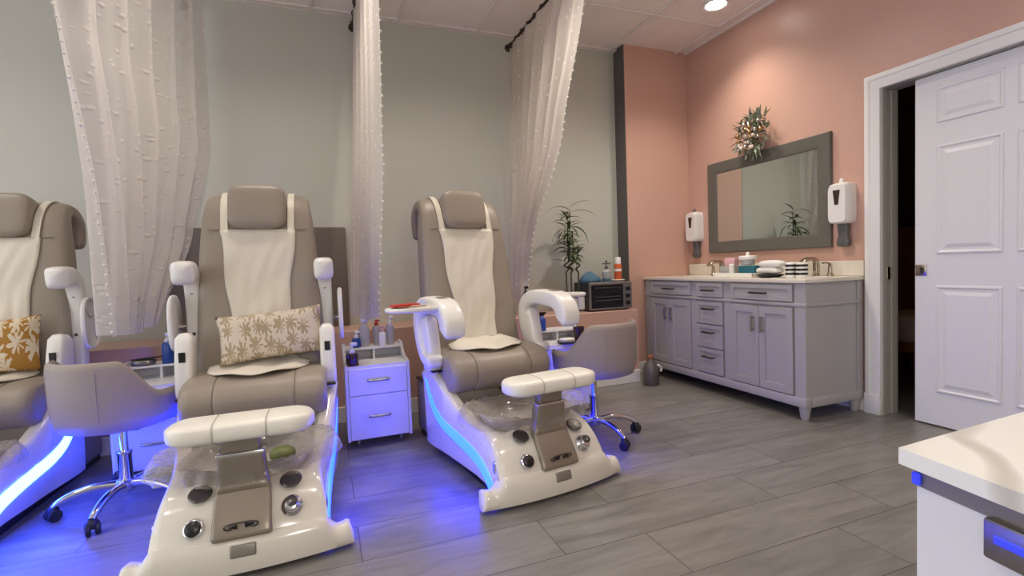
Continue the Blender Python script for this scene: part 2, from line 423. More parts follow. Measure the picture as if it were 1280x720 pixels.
# doorway
cs = MB()
def cring(y, z, oy, oz):
    # casing profile across the width: inner edge to outer edge, stepped
    return [(XR, y - oy * .005, z - oz * .005), (3.240, y - oy * .005, z - oz * .005), (3.237, y + oy * .002, z + oz * .002), (3.237, y + oy * .05, z + oz * .05), (3.231, y + oy * .056, z + oz * .056),
            (3.231, y + oy * .078, z + oz * .078), (3.235, y + oy * .085, z + oz * .085), (XR, y + oy * .085, z + oz * .085)]
cs.loft([cring(DY1, 0, 1, 0), cring(DY1, DZ, 1, 1), cring(DY0, DZ, -1, 1), cring(DY0, 0, -1, 0)])
for ys_ in ((DY1 - 0.007, DY1 + 0.09), (DY0 - 0.09, DY0 + 0.007)): cs.b2((3.228, ys_[0], 0), (XR - .001, ys_[1], 0.13), 0.006, 2)
struct('trim_3', cs, 'trim_white')
jb = MB().b2((XR, DY1 - 0.012, 0), (XR + 0.032, DY1, DZ)).b2((XR + 0.085, DY1 - 0.012, 0), (XR + 0.14, DY1, DZ)).b2((XR, DY0, DZ - 0.006), (XR + 0.14, DY1, DZ)).b2((XR, DY0, 0), (XR + 0.14, DY0 + 0.012, DZ))
jb.b2((XR + 0.03, DY1 - 0.004, 0), (XR + 0.09, DY1 - 0.001, DZ))
struct('trim_4', jb, 'jamb', smooth=False)
# sliding six-panel leaf
d = MB(); LX = 3.302; ly0, ly1 = 1.10, 1.896; lz1 = 2.036
d.b2((LX, ly0, 0.008), (LX + 0.036, ly1, lz1), 0.003, 1)
leaf = struct('door_1', d, 'door_white', ang=20)
def door_panel(y0, y1, z0, z1):
    mb = MB()
    o = [(y0, z0), (y1, z0), (y1, z1), (y0, z1)]
    def ring(ins, xx): return [(xx, y0 + ins, z0 + ins), (xx, y1 - ins, z0 + ins), (xx, y1 - ins, z1 - ins), (xx, y0 + ins, z1 - ins)]
    rings = [ring(0, LX - 0.0005), ring(0.004, LX - 0.006), ring(0.012, LX - 0.007), ring(0.02, LX - 0.001), ring(0.034, LX - 0.001), ring(0.055, LX - 0.007)]
    mb.loft(rings, cap=False); n = len(mb.v); mb.f.append((n - 4, n - 3, n - 2, n - 1))
    p = mb.build('door_panel', 'door_white', leaf, ang=10)
for (pa, pb) in ((1.485, 1.785), (1.165, 1.43)):
    for (za, zb) in ((1.755, 1.955), (1.01, 1.63), (0.205, 0.83)):
        door_panel(pa, pb, za, zb)
h = MB().b2((LX - 0.004, 1.832, 0.885), (LX + 0.002, 1.892, 0.95), 0.003, 2)
pp = h.build('latch_plate', 'nickel', leaf)
MB().b2((LX - 0.0055, 1.845, 0.9), (LX - 0.003, 1.868, 0.935), 0.001, 1).build('latch_recess', 'pull', pp)
MB().b2((XR + 0.03, DY1 - 0.018, 0.86), (XR + 0.06, DY1 - 0.011, 0.94), 0.002, 1).build('strike_plate', 'nickel', None)
bpy.data.objects['strike_plate']['kind'] = 'structure'
# dim room behind the doorway
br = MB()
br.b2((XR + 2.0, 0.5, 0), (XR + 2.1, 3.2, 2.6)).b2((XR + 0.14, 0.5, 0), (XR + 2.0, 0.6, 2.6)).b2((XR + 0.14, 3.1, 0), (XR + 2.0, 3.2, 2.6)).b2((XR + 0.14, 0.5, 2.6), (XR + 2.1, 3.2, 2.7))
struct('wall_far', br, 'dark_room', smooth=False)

# brown board behind the middle chair
o = MB().b2((-1.0, 3.89, LZ), (0.16, 3.94, 1.365), 0.012, 2).build('headboard', 'panel_brown')
tag(o, 'brown wall board standing behind the beige cushion chair', 'panel')

# ------------------------------------------------------------------ downlights
def downlight(x, y, label):
    t = thing('ceiling_light', label, 'ceiling light', (x, y, ZC), 0, 'round ceiling downlights')
    MB().lathe([(0.070, 0.012), (0.074, -0.004), (0.088, -0.008), (0.092, -0.003), (0.093, 0.012)], seg=32).build('light_ring', 'trim_white', t)
    MB().lathe([(0.0, -0.002), (0.06, -0.002), (0.071, 0.004), (0.071, 0.01), (0.0, 0.01)], seg=32).build('diffuser', 'lamp', t)
    return t
downlight(2.86, 2.985, 'round lit ceiling downlight above the mirror')

# ------------------------------------------------------------------ curtains
def curtain(x0, label, near, rear, zt, zb, amp, folds, xshift, ph, rodx0, rody1, gname):
    t = thing('curtain', label, 'curtain', (0, 0, 0), 0, 'sheer white curtains')
    # near/rear: list of (z, x, y) edges from top to bottom
    def edge(E, z):
        for i in range(len(E) - 1):
            if E[i][0] >= z >= E[i + 1][0]:
                k = (E[i][0] - z) / (E[i][0] - E[i + 1][0]); k = k * k * (3 - 2 * k) * 0.4 + k * 0.6
                return (E[i][1] + (E[i + 1][1] - E[i][1]) * k, E[i][2] + (E[i + 1][2] - E[i][2]) * k)
        return E[-1][1:]
    mb = MB()
    def fn(u, v):
        z = zt + (zb - zt) * u
        a = edge(near, z); b = edge(rear, z)
        s = v
        cx = a[0] + (b[0] - a[0]) * s; cy = a[1] + (b[1] - a[1]) * s
        w = amp * (0.6 + 0.7 * u) * (math.sin(s * folds * 2 * PI + ph + 0.6 * math.sin(3 * u + ph)) + 0.35 * math.sin(s * folds * 4.7 * PI + 2 * ph + u))
        w2 = 0.35 * amp * math.cos(s * folds * 2 * PI + ph)
        zz = z + (0.012 * math.sin(s * 9 + ph) if u > 0.98 else 0)
        return (cx + w + xshift * u * math.sin(PI * s), min(cy + w2, YB - 0.02), zz)
    mb.grid((2.2, 1.4), 60, int(folds * 16), fn)
    mb.build('fabric', 'curtain', t, normals=False, ang=180)
    # tufts down the leading edge, sewn dots
    tf = MB()
    for k in range(46):
        u = (k + 0.5) / 46; p = fn(u, 0.0)
        tf.sell((p[0] + random.uniform(-.004, .004), p[1] - 0.004, p[2]), (0.006, 0.008, 0.007), 1, 1, 5, 6)
    tf.build('edge_tufts', 'white', t)['kind'] = 'stuff'
    return t
def rod(x, y0, y1, label, n, ry0):
    t = thing('curtain_rod', label, 'curtain rod', (0, 0, 0), 0, 'curtain rods')
    MB().tube([(x, y0, 2.862), (x, y1, 2.862)], 0.011, 12).build('pole', 'rod', t)
    MB().lathe([(0.0, 0), (0.03, 0), (0.03, 0.012), (0.016, 0.018), (0.014, 0.05), (0, 0.05)], (x, YB, 2.862), 20, RX(PI / 2)).build('wall_socket', 'rod', t)
    for k in range(n):
        yy = ry0 + (y1 - 0.08 - ry0) * k / (n - 1)
        mb = MB(); pts = [(x + 0.018 * math.cos(a), yy + 0.002 * math.sin(a), 2.858 + 0.02 * math.sin(a)) for a in [2 * PI * q / 14 for q in range(15)]]
        mb.tube(pts, 0.004, 6); mb.build('ring', 'rod', t)
    yy = y0 + 0.25
    MB().b2((x - 0.006, yy - 0.006, 2.87), (x + 0.006, yy + 0.006, ZC)).build('ceiling_bracket', 'rod', t)
    return t
curtain(-0.86, 'sheer white curtain left of the beige cushion chair',
        [(2.84, -0.86, 2.18), (2.16, -0.99, 2.50), (1.38, -0.95, 2.64), (0.76, -0.97, 2.80)],
        [(2.84, -0.70, 3.88), (1.9, -0.72, 3.88), (1.3, -0.84, 3.78), (0.76, -0.95, 3.42)], 2.84, 0.76, 0.035, 6, 0.0, 0.4, 0, 0, '')
rod(-0.80, 1.6, YB, 'bronze curtain rod over the leftmost sheer curtain', 12, 2.15)
curtain(0.28, 'narrow sheer white curtain hanging between the two nearest spa chairs',
        [(2.84, 0.287, 2.28), (2.2, 0.288, 2.46), (1.6, 0.295, 2.66), (0.76, 0.28, 3.02)],
        [(2.84, 0.285, 3.80), (2.2, 0.25, 3.7), (1.5, 0.20, 3.6), (0.76, 0.16, 3.38)], 2.84, 0.74, 0.016, 5, 0.0, 1.1, 0, 0, '')
rod(0.285, 1.6, YB, 'bronze curtain rod over the narrow middle curtain', 12, 2.2)
curtain(1.53, 'sheer white curtain gathered towards the wall beside the bamboo plant',
        [(2.84, 1.53, 2.50), (2.6, 1.53, 2.665), (1.9, 1.53, 3.02), (1.23, 1.53, 3.60), (0.9, 1.53, 3.72)],
        [(2.84, 1.53, 3.90), (1.9, 1.53, 3.91), (0.9, 1.50, 3.90)], 2.84, 0.70, 0.028, 6, 0.0, 2.2, 0, 0, '')
rod(1.535, 1.6, YB, 'bronze curtain rod over the curtain by the bamboo plant', 12, 2.5)

# ------------------------------------------------------------------ pedicure spa chairs
def bow(x, y, k=1.0):
    f_ = max(0.0, 1 - y / 0.5)
    return y + k * 0.30 * x * x * f_
def make_chair(label, loc, rz, arms, ledm=None):
    t = thing('pedicure_chair', label, 'spa chair', loc, rz, 'pedicure spa chairs')
    # --- base shell
    T = [(0.03, .279, .03, .270, .120, .120), (.06, .279, .04, .266, .170, .170), (.09, .279, .05, .262, .212, .212), (.13, .280, .07, .256, .248, .248),
         (.17, .283, .10, .252, .270, .268), (.22, .287, .135, .252, .283, .262), (.30, .293, .16, .258, .290, .25), (.40, .300, .182, .272, .305, .25), (.50, .306, .20, .288, .342, .25),
         (.58, .311, .211, .302, .392, .25), (.64, .317, .23, .312, .438, .25), (.69, .322, .26, .320, .468, .25), (.75, .329, .31, .327, .486, .25), (.81, .334, .41, .331, .488, .25), (.87, .330, .41, .327, .47, .25)]
    rings = []
    for (y, wl, zl, wt, zt, zi) in T:
        zb0 = 0.02 + 0.045 * min(1, max(0, (y - 0.05) / 0.2))
        half = [(wl - 0.008, zb0), (wl, max(zl, zb0 + .012)), (wt + 0.012, zt - 0.02), (wt, zt - 0.004), (wt - 0.018, zt), (wt - 0.045, zt - 0.004 if zi < zt - .02 else zt + .004),
                (wt - 0.075, max(zi, zt - 0.05) if zi < zt - .02 else zt + .009), (wt - 0.09, zi + 0.012 if zi < zt - .02 else zt + .012), (0.10, zi if zi < zt - .02 else zt + .018), (0.0, zi if zi < zt - .02 else zt + .02)]
        ring = [(xx, bow(xx, y), zz) for xx, zz in half] + [(-xx, bow(xx, y), zz) for xx, zz in half[-2::-1]]
        rings.append(ring)
    # front face lower row
    first = [(xx, yy - 0.012, min(zz, 0.1)) for xx, yy, zz in rings[0]]
    rings = [first] + rings
    MB().loft(rings).build('base_shell', 'plastic', t, ang=40)
    # --- wide toe lip across the front
    lip = []
    for k in range(61):
        u = -1 + 2 * k / 60; xx = 0.368 * u
        ss = max(0, min(1, (abs(xx) - 0.262) / 0.05)); ss = ss * ss * (3 - 2 * ss)
        up_ = 0.014 * max(0, (abs(u) - 0.85) / 0.15) ** 1.5
        yy = bow(xx, 0.0); hh = 0.135 - 0.048 * ss + up_ - (0.05 * max(0, (abs(u) - 0.94) / 0.06) ** 2)
        dd = 0.075 if abs(u) < 0.97 else 0.05
        prof = [(0.012, 0.012), (0.0, 0.02), (-0.004, hh * 0.45), (0.004, hh * 0.75), (0.014, hh * 0.92), (0.026, hh), (dd, hh - 0.01), (dd, 0.02), (dd - 0.01, 0.012)]
        lip.append([(xx, yy + a, b) for a, b in prof])
    MB().loft(lip).build('toe_lip', 'plastic', t, ang=45)
    # --- dark plinth
    MB().b2((-0.245, 0.10, 0.0), (0.245, 1.22, 0.066)).build('plinth', 'black', t)
    # --- led strips
    led = smooth_path([(.812, .465), (.79, .40), (.75, .315), (.69, .255), (.60, .218), (.50, .20), (.36, .175), (.26, .15), (.19, .115), (.135, .07), (.115, .03)], 3)
    ledm = 'led' if ledm is None else ledm
    for sx in (-1, 1):
        mb = MB(); outer = []
        for i, (y, z) in enumerate(led):
            a = led[max(i - 1, 0)]; b = led[min(i + 1, len(led) - 1)]
            ty, tz = b[0] - a[0], b[1] - a[1]; l = math.hypot(ty, tz); ty /= l; tz /= l; ny, nz = -tz, ty
            if nz < 0: ny, nz = -ny, -nz
            w = 0.285 + 0.053 * max(0, min(1, (y - 0.1) / 0.7)) ** 1.15
            yb = bow(w, y)
            hw_ = 0.026
            outer.append([(sx * (w - 0.02), yb - ny * hw_, z - nz * hw_), (sx * (w - 0.001), yb - ny * hw_, z - nz * hw_), (sx * w, yb, z), (sx * (w - 0.004), yb + ny * hw_, z + nz * hw_), (sx * (w - 0.03), yb + ny * hw_, z + nz * hw_)])
        mb.loft(outer); mb.build('led_strip', ledm, t, ang=60)
    # --- controls on the front
    tilt = RX(R(62))
    kb = MB().lathe([(0.0, 0.0), (0.031, 0.0), (0.033, 0.006), (0.030, 0.012), (0.026, 0.014), (0, 0.014)], (-0.145, 0.060, 0.174), 24, tilt).build('control_knob', 'chrome', t, label='black control knob with chrome rim')
    MB().lathe([(0.0, 0.013), (0.026, 0.013), (0.024, 0.022), (0.016, 0.026), (0, 0.027)], (-0.145, 0.060, 0.174), 24, tilt).build('knob_cap', 'black', kb)
    fc = MB().lathe([(0.0, 0.0), (0.036, 0.0), (0.036, 0.008), (0.024, 0.02), (0.022, 0.034), (0.016, 0.04), (0, 0.042)], (0.162, 0.07, 0.190), 24, tilt).build('faucet_valve', 'chrome', t, label='chrome faucet valve')
    lv = MB().lathe([(0, 0), (0.017, 0), (0.018, 0.012), (0.012, 0.018), (0, 0.02)], (0.165, 0.045, 0.213), 20, RX(R(40))).build('valve_lever', 'disc', fc)
    for sx in (-0.135, 0.158):
        MB().lathe([(0.0, 0.0), (0.036, 0.0), (0.038, 0.006), (0.034, 0.011), (0.0, 0.013)], (sx, 0.128, 0.262), 28, RX(R(27))).build('round_cap', 'disc', t)
    MB().box((0.008, 0.006, 0.094), (0.082, 0.014, 0.042), 0.007, 3, RX(R(-14))).build('name_plate', 'plate', t)
    for sx in (-1, 1):
        MB().sell((sx * 0.274, 0.115, 0.16), (0.008, 0.012, 0.03), 0.8, 0.8, 10, 14).build('side_grip', 'chrome', t)
    # --- taupe post with the foot rest
    pth = [(0.022, 0.138), (0.040, 0.175), (0.082, 0.235), (0.106, 0.27), (0.115, 0.30), (0.108, 0.36), (0.105, 0.40)]
    post = MB().sweepx(smooth_path(pth, 3), [0.094, 0.094, 0.093, 0.093, 0.092, 0.092, 0.091, 0.090, 0.090, 0.088, 0.086, 0.084, 0.082, 0.080, 0.078, 0.077, 0.076, 0.075, 0.075], [0.016] * 9 + [0.03] * 10, 0.005, 6, 28).build('footrest_post', 'taupe_dk', t, ang=50)
    MB().b2((-0.072, 0.072, 0.398), (0.082, 0.142, 0.410), 0.004, 2).build('chrome_band', 'chrome', post)
    MB().b2((-0.055, 0.08, 0.41), (0.065, 0.135, 0.47), 0.006, 2).build('post_neck', 'taupe_dk', post)
    # step of the post housing and the two arrow buttons
    MB().b2((-0.080, 0.050, 0.204), (0.090, 0.09, 0.216), 0.005, 2).build('post_step', 'taupe_dk', post)
    sl = RX(R(28))
    ov = MB(); pts = []
    for q in range(33):
        a = 2 * PI * q / 32; ca, sa = math.cos(a), math.sin(a)
        p = sl @ Vector((0.052 * math.copysign(abs(ca) ** .7, ca), -0.001, 0.016 * math.copysign(abs(sa) ** .8, sa)))
        pts.append((0.005 + p.x, p.y + 0.013, 0.178 + p.z))
    ov.tube(pts, 0.003, 6); ov.build('button_ring', 'disc', post)
    for sx in (-1, 1):
        tri = MB(); vv = []
        for dx, dz in ((0.040, 0.0), (0.012, 0.011), (0.012, -0.011)):
            for dy in (-0.004, 0.004):
                p = sl @ Vector((sx * dx, dy, dz)); vv.append((0.005 + p.x, p.y + 0.013, 0.178 + p.z))
        tri.add(vv, [(0, 2, 4), (1, 5, 3), (0, 1, 3, 2), (2, 3, 5, 4), (4, 5, 1, 0)]); tri.build('arrow_button', 'black', post, smooth=False)
    pad = MB()
    secs = []
    for k in range(41):
        u = -1 + 2 * k / 40; xx = 0.237 * u
        pl = 1.0
        if abs(u) > 0.62:
            q = (abs(u) - 0.62) / 0.38; pl = max(0.02, (1 - q ** 2.4)) ** 0.5
        dip = 1 - 0.05 * math.exp(-((abs(xx) - 0.082) / 0.004) ** 2)
        ry_, rz_ = 0.088 * pl * dip, 0.038 * (0.35 + 0.65 * pl) * dip
        ring = []
        for j in range(24):
            a = 2 * PI * j / 24; ca, sa = math.cos(a), math.sin(a)
            ring.append((0.015 + xx, 0.105 + ry_ * math.copysign(abs(ca) ** .6, ca), 0.497 + rz_ * math.copysign(abs(sa) ** .55, sa)))
        secs.append(ring)
    pad.loft(secs); fp = pad.build('footrest_pad', 'pad_white', t, ang=60)
    for sx in (-1, 1):
        sm = MB(); pts = []
        for j in range(25):
            a = 2 * PI * j / 24; ca, sa = math.cos(a), math.sin(a)
            pts.append((0.015 + sx * 0.082, 0.105 + 0.0855 * math.copysign(abs(ca) ** .6, ca), 0.497 + 0.0368 * math.copysign(abs(sa) ** .55, sa)))
        sm.tube(pts, 0.0028, 6); sm.build('pad_seam', 'pad_seam', fp)
    # --- foot basin
    def rim(fx, z, k=1.0, cy=0.385): 
        return None
    prof = [(0.0, .262), (.10, .262), (.155, .268), (.182, .295), (.20, .33), (.214, .35), (.198, .352), (.183, .338), (.168, .31), (.15, .285), (.0, .28)]
    rings = []
    for r_, z in prof:
        ring = []
        for k in range(40):
            a = 2 * PI * k / 40; ca, sa = math.cos(a), math.sin(a)
            ring.append((1.12 * max(r_, .001) * math.copysign(abs(ca) ** .8, ca), 0.32 + 0.98 * max(r_, .001) * math.copysign(abs(sa) ** .8, sa), z - .018))
        rings.append(ring)
    bs = MB().loft(rings).build('foot_basin', 'glass', t, ang=50)
    MB().b2((-0.27, 0.59, 0.245), (0.27, 0.63, 0.44), 0.012, 2).build('basin_back', 'taupe_tub', t)
    jt = MB().lathe([(0, 0), (0.02, 0), (0.021, 0.01), (0.012, 0.016), (0, 0.016)], (0.02, 0.59, 0.375), 20, RX(PI / 2)).build('water_jet', 'black', t)
    MB().lathe([(0, 0), (0.009, 0), (0.008, 0.022), (0, 0.024)], (0.075, 0.59, 0.335), 14, RX(PI / 2)).build('water_spout', 'chrome', t)
    MB().sell((0.115, 0.33, 0.298), (0.05, 0.04, 0.030), 0.9, 0.9, 12, 18).build('jet_cover', 'green', t)
    # clear disposable liner draped over the bowl and flaring at both sides
    rnd = random.Random(3)
    rings = []
    lp = [(0.02, .283), (.12, .287), (.16, .303), (.187, .338), (.21, .362), (.232, .366), (.248, .348), (.255, .322)]
    NS = 96
    wob = [rnd.uniform(-1, 1) for _ in range(NS)]
    wob = [(wob[k - 1] + wob[k] * 2 + wob[(k + 1) % NS]) / 4 for k in range(NS)]
    for i, (r_, z) in enumerate(lp):
        ring = []
        for k in range(NS):
            a = 2 * PI * k / NS; ca, sa = math.cos(a), math.sin(a)
            flare = 1.0 + (0.30 * abs(ca) ** 2.2 if i >= 4 else 0.12 * (i / 4) * abs(ca) ** 2)
            rr = r_ * flare * (1 + 0.05 * wob[k] * i / 7); zz = z + 0.012 * wob[(k * 7) % NS] * i / 7 + (0.02 * abs(ca) ** 3 if i in (4, 5) else 0)
            zz -= .018; yy = 0.32 + 0.98 * rr * math.copysign(abs(sa) ** .85, sa) / (flare ** .8)
            ring.append((1.04 * rr * math.copysign(abs(ca) ** .85, ca), min(yy, 0.585), zz))
        rings.append(ring)
    MB().loft(rings, cap=False).build('basin_liner', 'liner', t, ang=180, normals=False, label='crumpled clear plastic liner')
    # --- seat
    prof = [(.97, .57), (.80, .583), (.66, .585), (.575, .572), (.525, .545), (.500, .50), (.505, .455), (.535, .41), (.59, .378), (.70, .366), (.85, .366), (.97, .37)]
    prof = smooth_path(prof + [prof[0]], 3)[:-1]
    cy = sum(p[0] for p in prof) / len(prof); cz = sum(p[1] for p in prof) / len(prof)
    secs = []
    xs_ = [-.292, -.290, -.282, -.268, -.24, -.20, -.172, -.164, -.160, -.156, -.148, -.12, -.06, 0]
    xs_ = xs_ + [-q for q in xs_[-2::-1]]
    for xx in xs_:
        a = abs(xx); sc = 1.0
        if a > 0.26: sc = 1 - 0.16 * ((a - 0.26) / 0.032) ** 2.2
        sc -= 0.022 * math.exp(-((a - 0.16) / 0.0035) ** 2)
        if a < 0.155: sc += 0.012
        secs.append([(xx, cy + (y - cy) * (sc if y < 0.8 else 1), cz + (z - cz) * sc) for y, z in prof])
    MB().loft(secs).build('seat', 'taupe', t, ang=50)
    for sx in (-1, 1):
        MB().tube([(sx * 0.16, y * 1.0 - 0.001, z + 0.001) for y, z in smooth_path([(.86, .578), (.66, .582), (.578, .569), (.53, .543), (.506, .50), (.511, .455), (.54, .412)], 3)], 0.003, 6).build('seat_seam', 'seam', t)
    MB().b2((-0.278, 0.60, 0.352), (0.278, 1.18, 0.366), 0.004, 1).build('seat_gap', 'black', t)
    MB().b2((-0.268, 0.70, 0.03), (0.268, 1.22, 0.353), 0.03, 3).build('pedestal', 'taupe', t)
    # --- back rest, one upholstered shell that curls over at the top
    bp_ = smooth_path([(.905, .50), (.938, .70), (.98, .95), (1.015, 1.15), (1.035, 1.28), (1.065, 1.37), (1.125, 1.418), (1.20, 1.41), (1.255, 1.36), (1.272, 1.29), (1.27, 1.235)], 4)
    nb = len(bp_)
    hw_ = []; ht_ = []
    for (y, z), i in zip(bp_, range(nb)):
        k = i / (nb - 1)
        hw_.append(0.295 - 0.06 * min(1, k / 0.62) ** 1.3 - 0.012 * max(0, (k - 0.8) / 0.2))
        ht_.append(0.085 - 0.047 * max(0, min(1, (k - 0.3) / 0.35)))
    MB().sweepx(bp_, hw_, ht_, 0, 5, 40).build('backrest', 'taupe', t, ang=60)
    def front(z, off=0.0):
        """y of the front face of the back rest at height z"""
        best = None
        for i in range(nb - 1):
            (y0, z0), (y1, z1) = bp_[i], bp_[i + 1]
            if z0 <= z <= z1:
                k = (z - z0) / (z1 - z0 + 1e-9); tt = ht_[i] + (ht_[i + 1] - ht_[i]) * k
                return y0 + (y1 - y0) * k - tt - off
        return bp_[0][0] - ht_[0] - off
    for sx in (-1, 1):
        sm = MB().tube([(sx * x_, front(1.262, 0.0012) , 1.262) for x_ in (0.155, 0.19, 0.225)], 0.0022, 6); sm.build('wing_seam', 'seam', t)
    hr = MB().sell((0, 0, 0), (0.135, 0.062, 0.118), 0.42, 0.32, 20, 36)
    hr.xform(Matrix.Translation((0, front(1.36) - 0.005, 1.372)) @ Matrix.Rotation(R(-14), 4, 'X'))
    hr.build('headrest', 'taupe', t, ang=60)
    # cream straps each side of the head rest, over the top
    for sx in (-1, 1):
        mb = MB(); rr = []
        cut = [i for i in range(nb) if bp_[i][1] > 1.22 and bp_[i][0] < 1.2]
        for i in cut:
            a = bp_[max(i - 1, 0)]; b = bp_[min(i + 1, nb - 1)]; ty, tz = b[0] - a[0], b[1] - a[1]; l = math.hypot(ty, tz); ty /= l; tz /= l
            ny, nz = -tz, ty
            o1 = ht_[i] + 0.003; y, z = bp_[i][0] + ny * o1, bp_[i][1] + nz * o1
            k = (z - 1.25) / 0.2; xc = sx * (0.152 + 0.004 * max(0, k))
            rr.append([(xc - .016, y, z), (xc + .016, y, z), (xc + .016, y + ny * .006, z + nz * .006), (xc - .016, y + ny * .006, z + nz * .006)])
        mb.loft(rr); mb.build('strap', 'cream', t)
    # cream cover: back panel plus the flap on the seat
    mb = MB()
    zs = 34
    def cov(u, v):
        # u along the length from the head down, v across
        s = -1 + 2 * v
        if u < 0.74:
            k = u / 0.74; z = 1.262 - k * (1.262 - 0.60); hw2 = 0.172 - 0.062 * k + 0.02 * max(0, k - .8) / .2
            y = front(z, 0.006) - 0.004 * (1 - s * s)
            wr = 0.006 * math.sin(s * 5 + 3.2 * math.sin(4 * k + 1) + 7 * k) * (0.4 + k) * (1 - abs(s) ** 6)
            wr += 0.004 * math.sin(9 * s + 14 * k)*(1 - abs(s) ** 4)
            return (s * hw2 + 0.006 * math.sin(12 * k), y - abs(wr), z)
        k = (u - 0.74) / 0.26
        hw2 = 0.13 + 0.085 * min(1, k * 1.8)
        rnd_ = (1 - abs(s) ** 3 * 0.55)
        y = front(0.60, 0.006) - k * (0.262 * rnd_)
        z = 0.602 - 0.012 * k + 0.006 * math.sin(7 * s + 5 * k) + (0.02 * (1 - k) ** 4)
        return (s * hw2, y, z + 0.006)
    mb.grid((1, 1), 44, 22, cov); mb.build('seat_cover', 'cream', t, normals=False, ang=180, solid=0.006)
    # --- arm rests
    for sx in (-1, 1):
        px = sx * (0.303 if arms == 'up' else 0.32)
        post = MB().sweepx(smooth_path([(0.735, 0.495), (0.74, 0.56), (0.755, 0.66), (0.77, 0.75)], 3), [.036] * 10, [.055, .06, .064, .066, .066, .066, .064, .06, .055, .05], px, 5, 24).build('arm_post', 'plastic2', t, ang=50)
        if arms == 'up':
            MB().box((px, 0.694 - 0.004, 0.675), (0.026, 0.010, 0.045), 0.002, 1).build('switch', 'black', post)
        MB().b2((px - 0.03, 0.66, 0.487), (px + 0.03, 0.72, 0.497), 0.002, 1).build('vent', 'black', post)
        if arms == 'up':
            pa = smooth_path([(0.93, 0.56), (0.95, 0.70), (0.96, 0.84), (0.955, 0.95), (0.93, 1.025), (0.88, 1.056), (0.83, 1.056), (0.775, 1.05)], 3)
            n_ = len(pa)
            wv = [0.034 if i < n_ * 0.5 else 0.034 + 0.012 * min(1, (i - n_ * 0.5) / (n_ * 0.3)) for i in range(n_)]
            tv = [0.034 if i < n_ * 0.5 else 0.034 + 0.020 * min(1, (i - n_ * 0.5) / (n_ * 0.35)) for i in range(n_)]
            arm = MB().sweepx(pa, wv, tv, px, 4, 24).build('armrest', 'plastic2', t, ang=60)
            for zz in (0.955, 0.755):
                MB().lathe([(0, 0), (0.008, 0), (0.008, 0.004), (0, 0.004)], (px, (0.924 if zz > .9 else 0.92), zz), 12, RX(PI / 2)).build('bolt', 'disc', arm)
        else:
            pa = smooth_path([(0.66, 0.545), (0.74, 0.56), (0.80, 0.63), (0.825, 0.73), (0.80, 0.80), (0.72, 0.842), (0.58, 0.845), (0.47, 0.832), (0.415, 0.795), (0.395, 0.755), (0.402, 0.73)], 3)
            n_ = len(pa)
            wv = [0.045 + 0.010 * min(1, i / (n_ * 0.6)) for i in range(n_)]
            tv = [0.03 + 0.018 * min(1, i / (n_ * 0.8)) for i in range(n_)]
            arm = MB().sweepx(pa, wv, tv, px + sx * .012, 5, 26).build('armrest', 'plastic2', t, ang=60)
            MB().box((px + sx * .012, 0.52, 0.884), (0.05, 0.06, 0.006), 0.003, 1, RX(R(8))).build('control_pad', 'taupe_dk', arm)
        # swing tray
        tray = MB(); secs = []
        n = 48
        def outline(k, s=1.0):
            a = 2 * PI * k / n; ca, sa = math.cos(a), math.sin(a)
            return (0.135 * s * math.copysign(abs(ca) ** .75, ca), 0.085 * s * math.copysign(abs(sa) ** .75, sa))
        for s_, z_ in ((0.02, -0.011), (0.9, -0.011), (0.985, -0.006), (1.0, 0.0), (0.985, 0.008), (0.95, 0.011), (0.92, 0.006), (0.9, 0.003), (0.02, 0.003)):
            secs.append([(*outline(k, s_), z_) for k in range(n)])
        tray.loft(secs)
        ringp = [(0.072 + 0.042 * math.cos(a), 0.042 * math.sin(a), 0.005) for a in [2 * PI * q / 24 for q in range(25)]]
        if arms == 'up':
            mtx = Matrix.Translation((sx * 0.374, 0.90, 0.815)) @ Matrix(((0, 0, sx, 0), (0, 1, 0, 0), (1, 0, 0, 0), (0, 0, 0, 1)))
        else:
            if sx < 0: mtx = Matrix.Translation((-0.485, 0.50, 0.842)) @ Matrix.Rotation(R(180 + 8), 4, 'Z')
            else: mtx = Matrix.Translation((0.475, 0.64, 0.848)) @ Matrix.Rotation(R(-35), 4, 'Z')
        tray.xform(mtx); tr = tray.build('swing_tray', 'plastic2', t, ang=50)
        MB().tube(ringp, 0.005, 8).xform(mtx).build('cup_ring', 'pad_seam', tr)
        if arms == 'up':
            MB().tube([(sx * 0.33, 0.95, 0.79), (sx * 0.37, 0.92, 0.79)], 0.012, 10).build('tray_bracket', 'chrome', tr)
        else:
            MB().tube([(sx * 0.35, 0.66, 0.82), (sx * 0.40, 0.62, 0.825), (sx * 0.42, 0.58, 0.83)], 0.011, 10).build('tray_bracket', 'chrome', tr)
            if sx > 0:
                MB().lathe([(0, -0.085), (0.017, -0.085), (0.02, -0.08), (0.02, -0.012), (0, -0.012)], (0.535, 0.545, 0.848), 16).build('tray_cup', 'plastic2', tr)
    return t
ch_mid = make_chair('taupe and white pedicure spa chair with the beige leaf-print cushion on it', (-0.315, 1.862, 0), R(-0.5), 'up')
ch_right = make_chair('taupe and white pedicure spa chair with lowered armrests and no cushion', (0.935, 1.92, 0), R(8), 'down')
ch_left = make_chair('taupe and white pedicure spa chair holding the mustard leaf-print cushion, cut by the frame edge', (-1.555, 2.27, 0), R(-2), 'up', 'led_near')

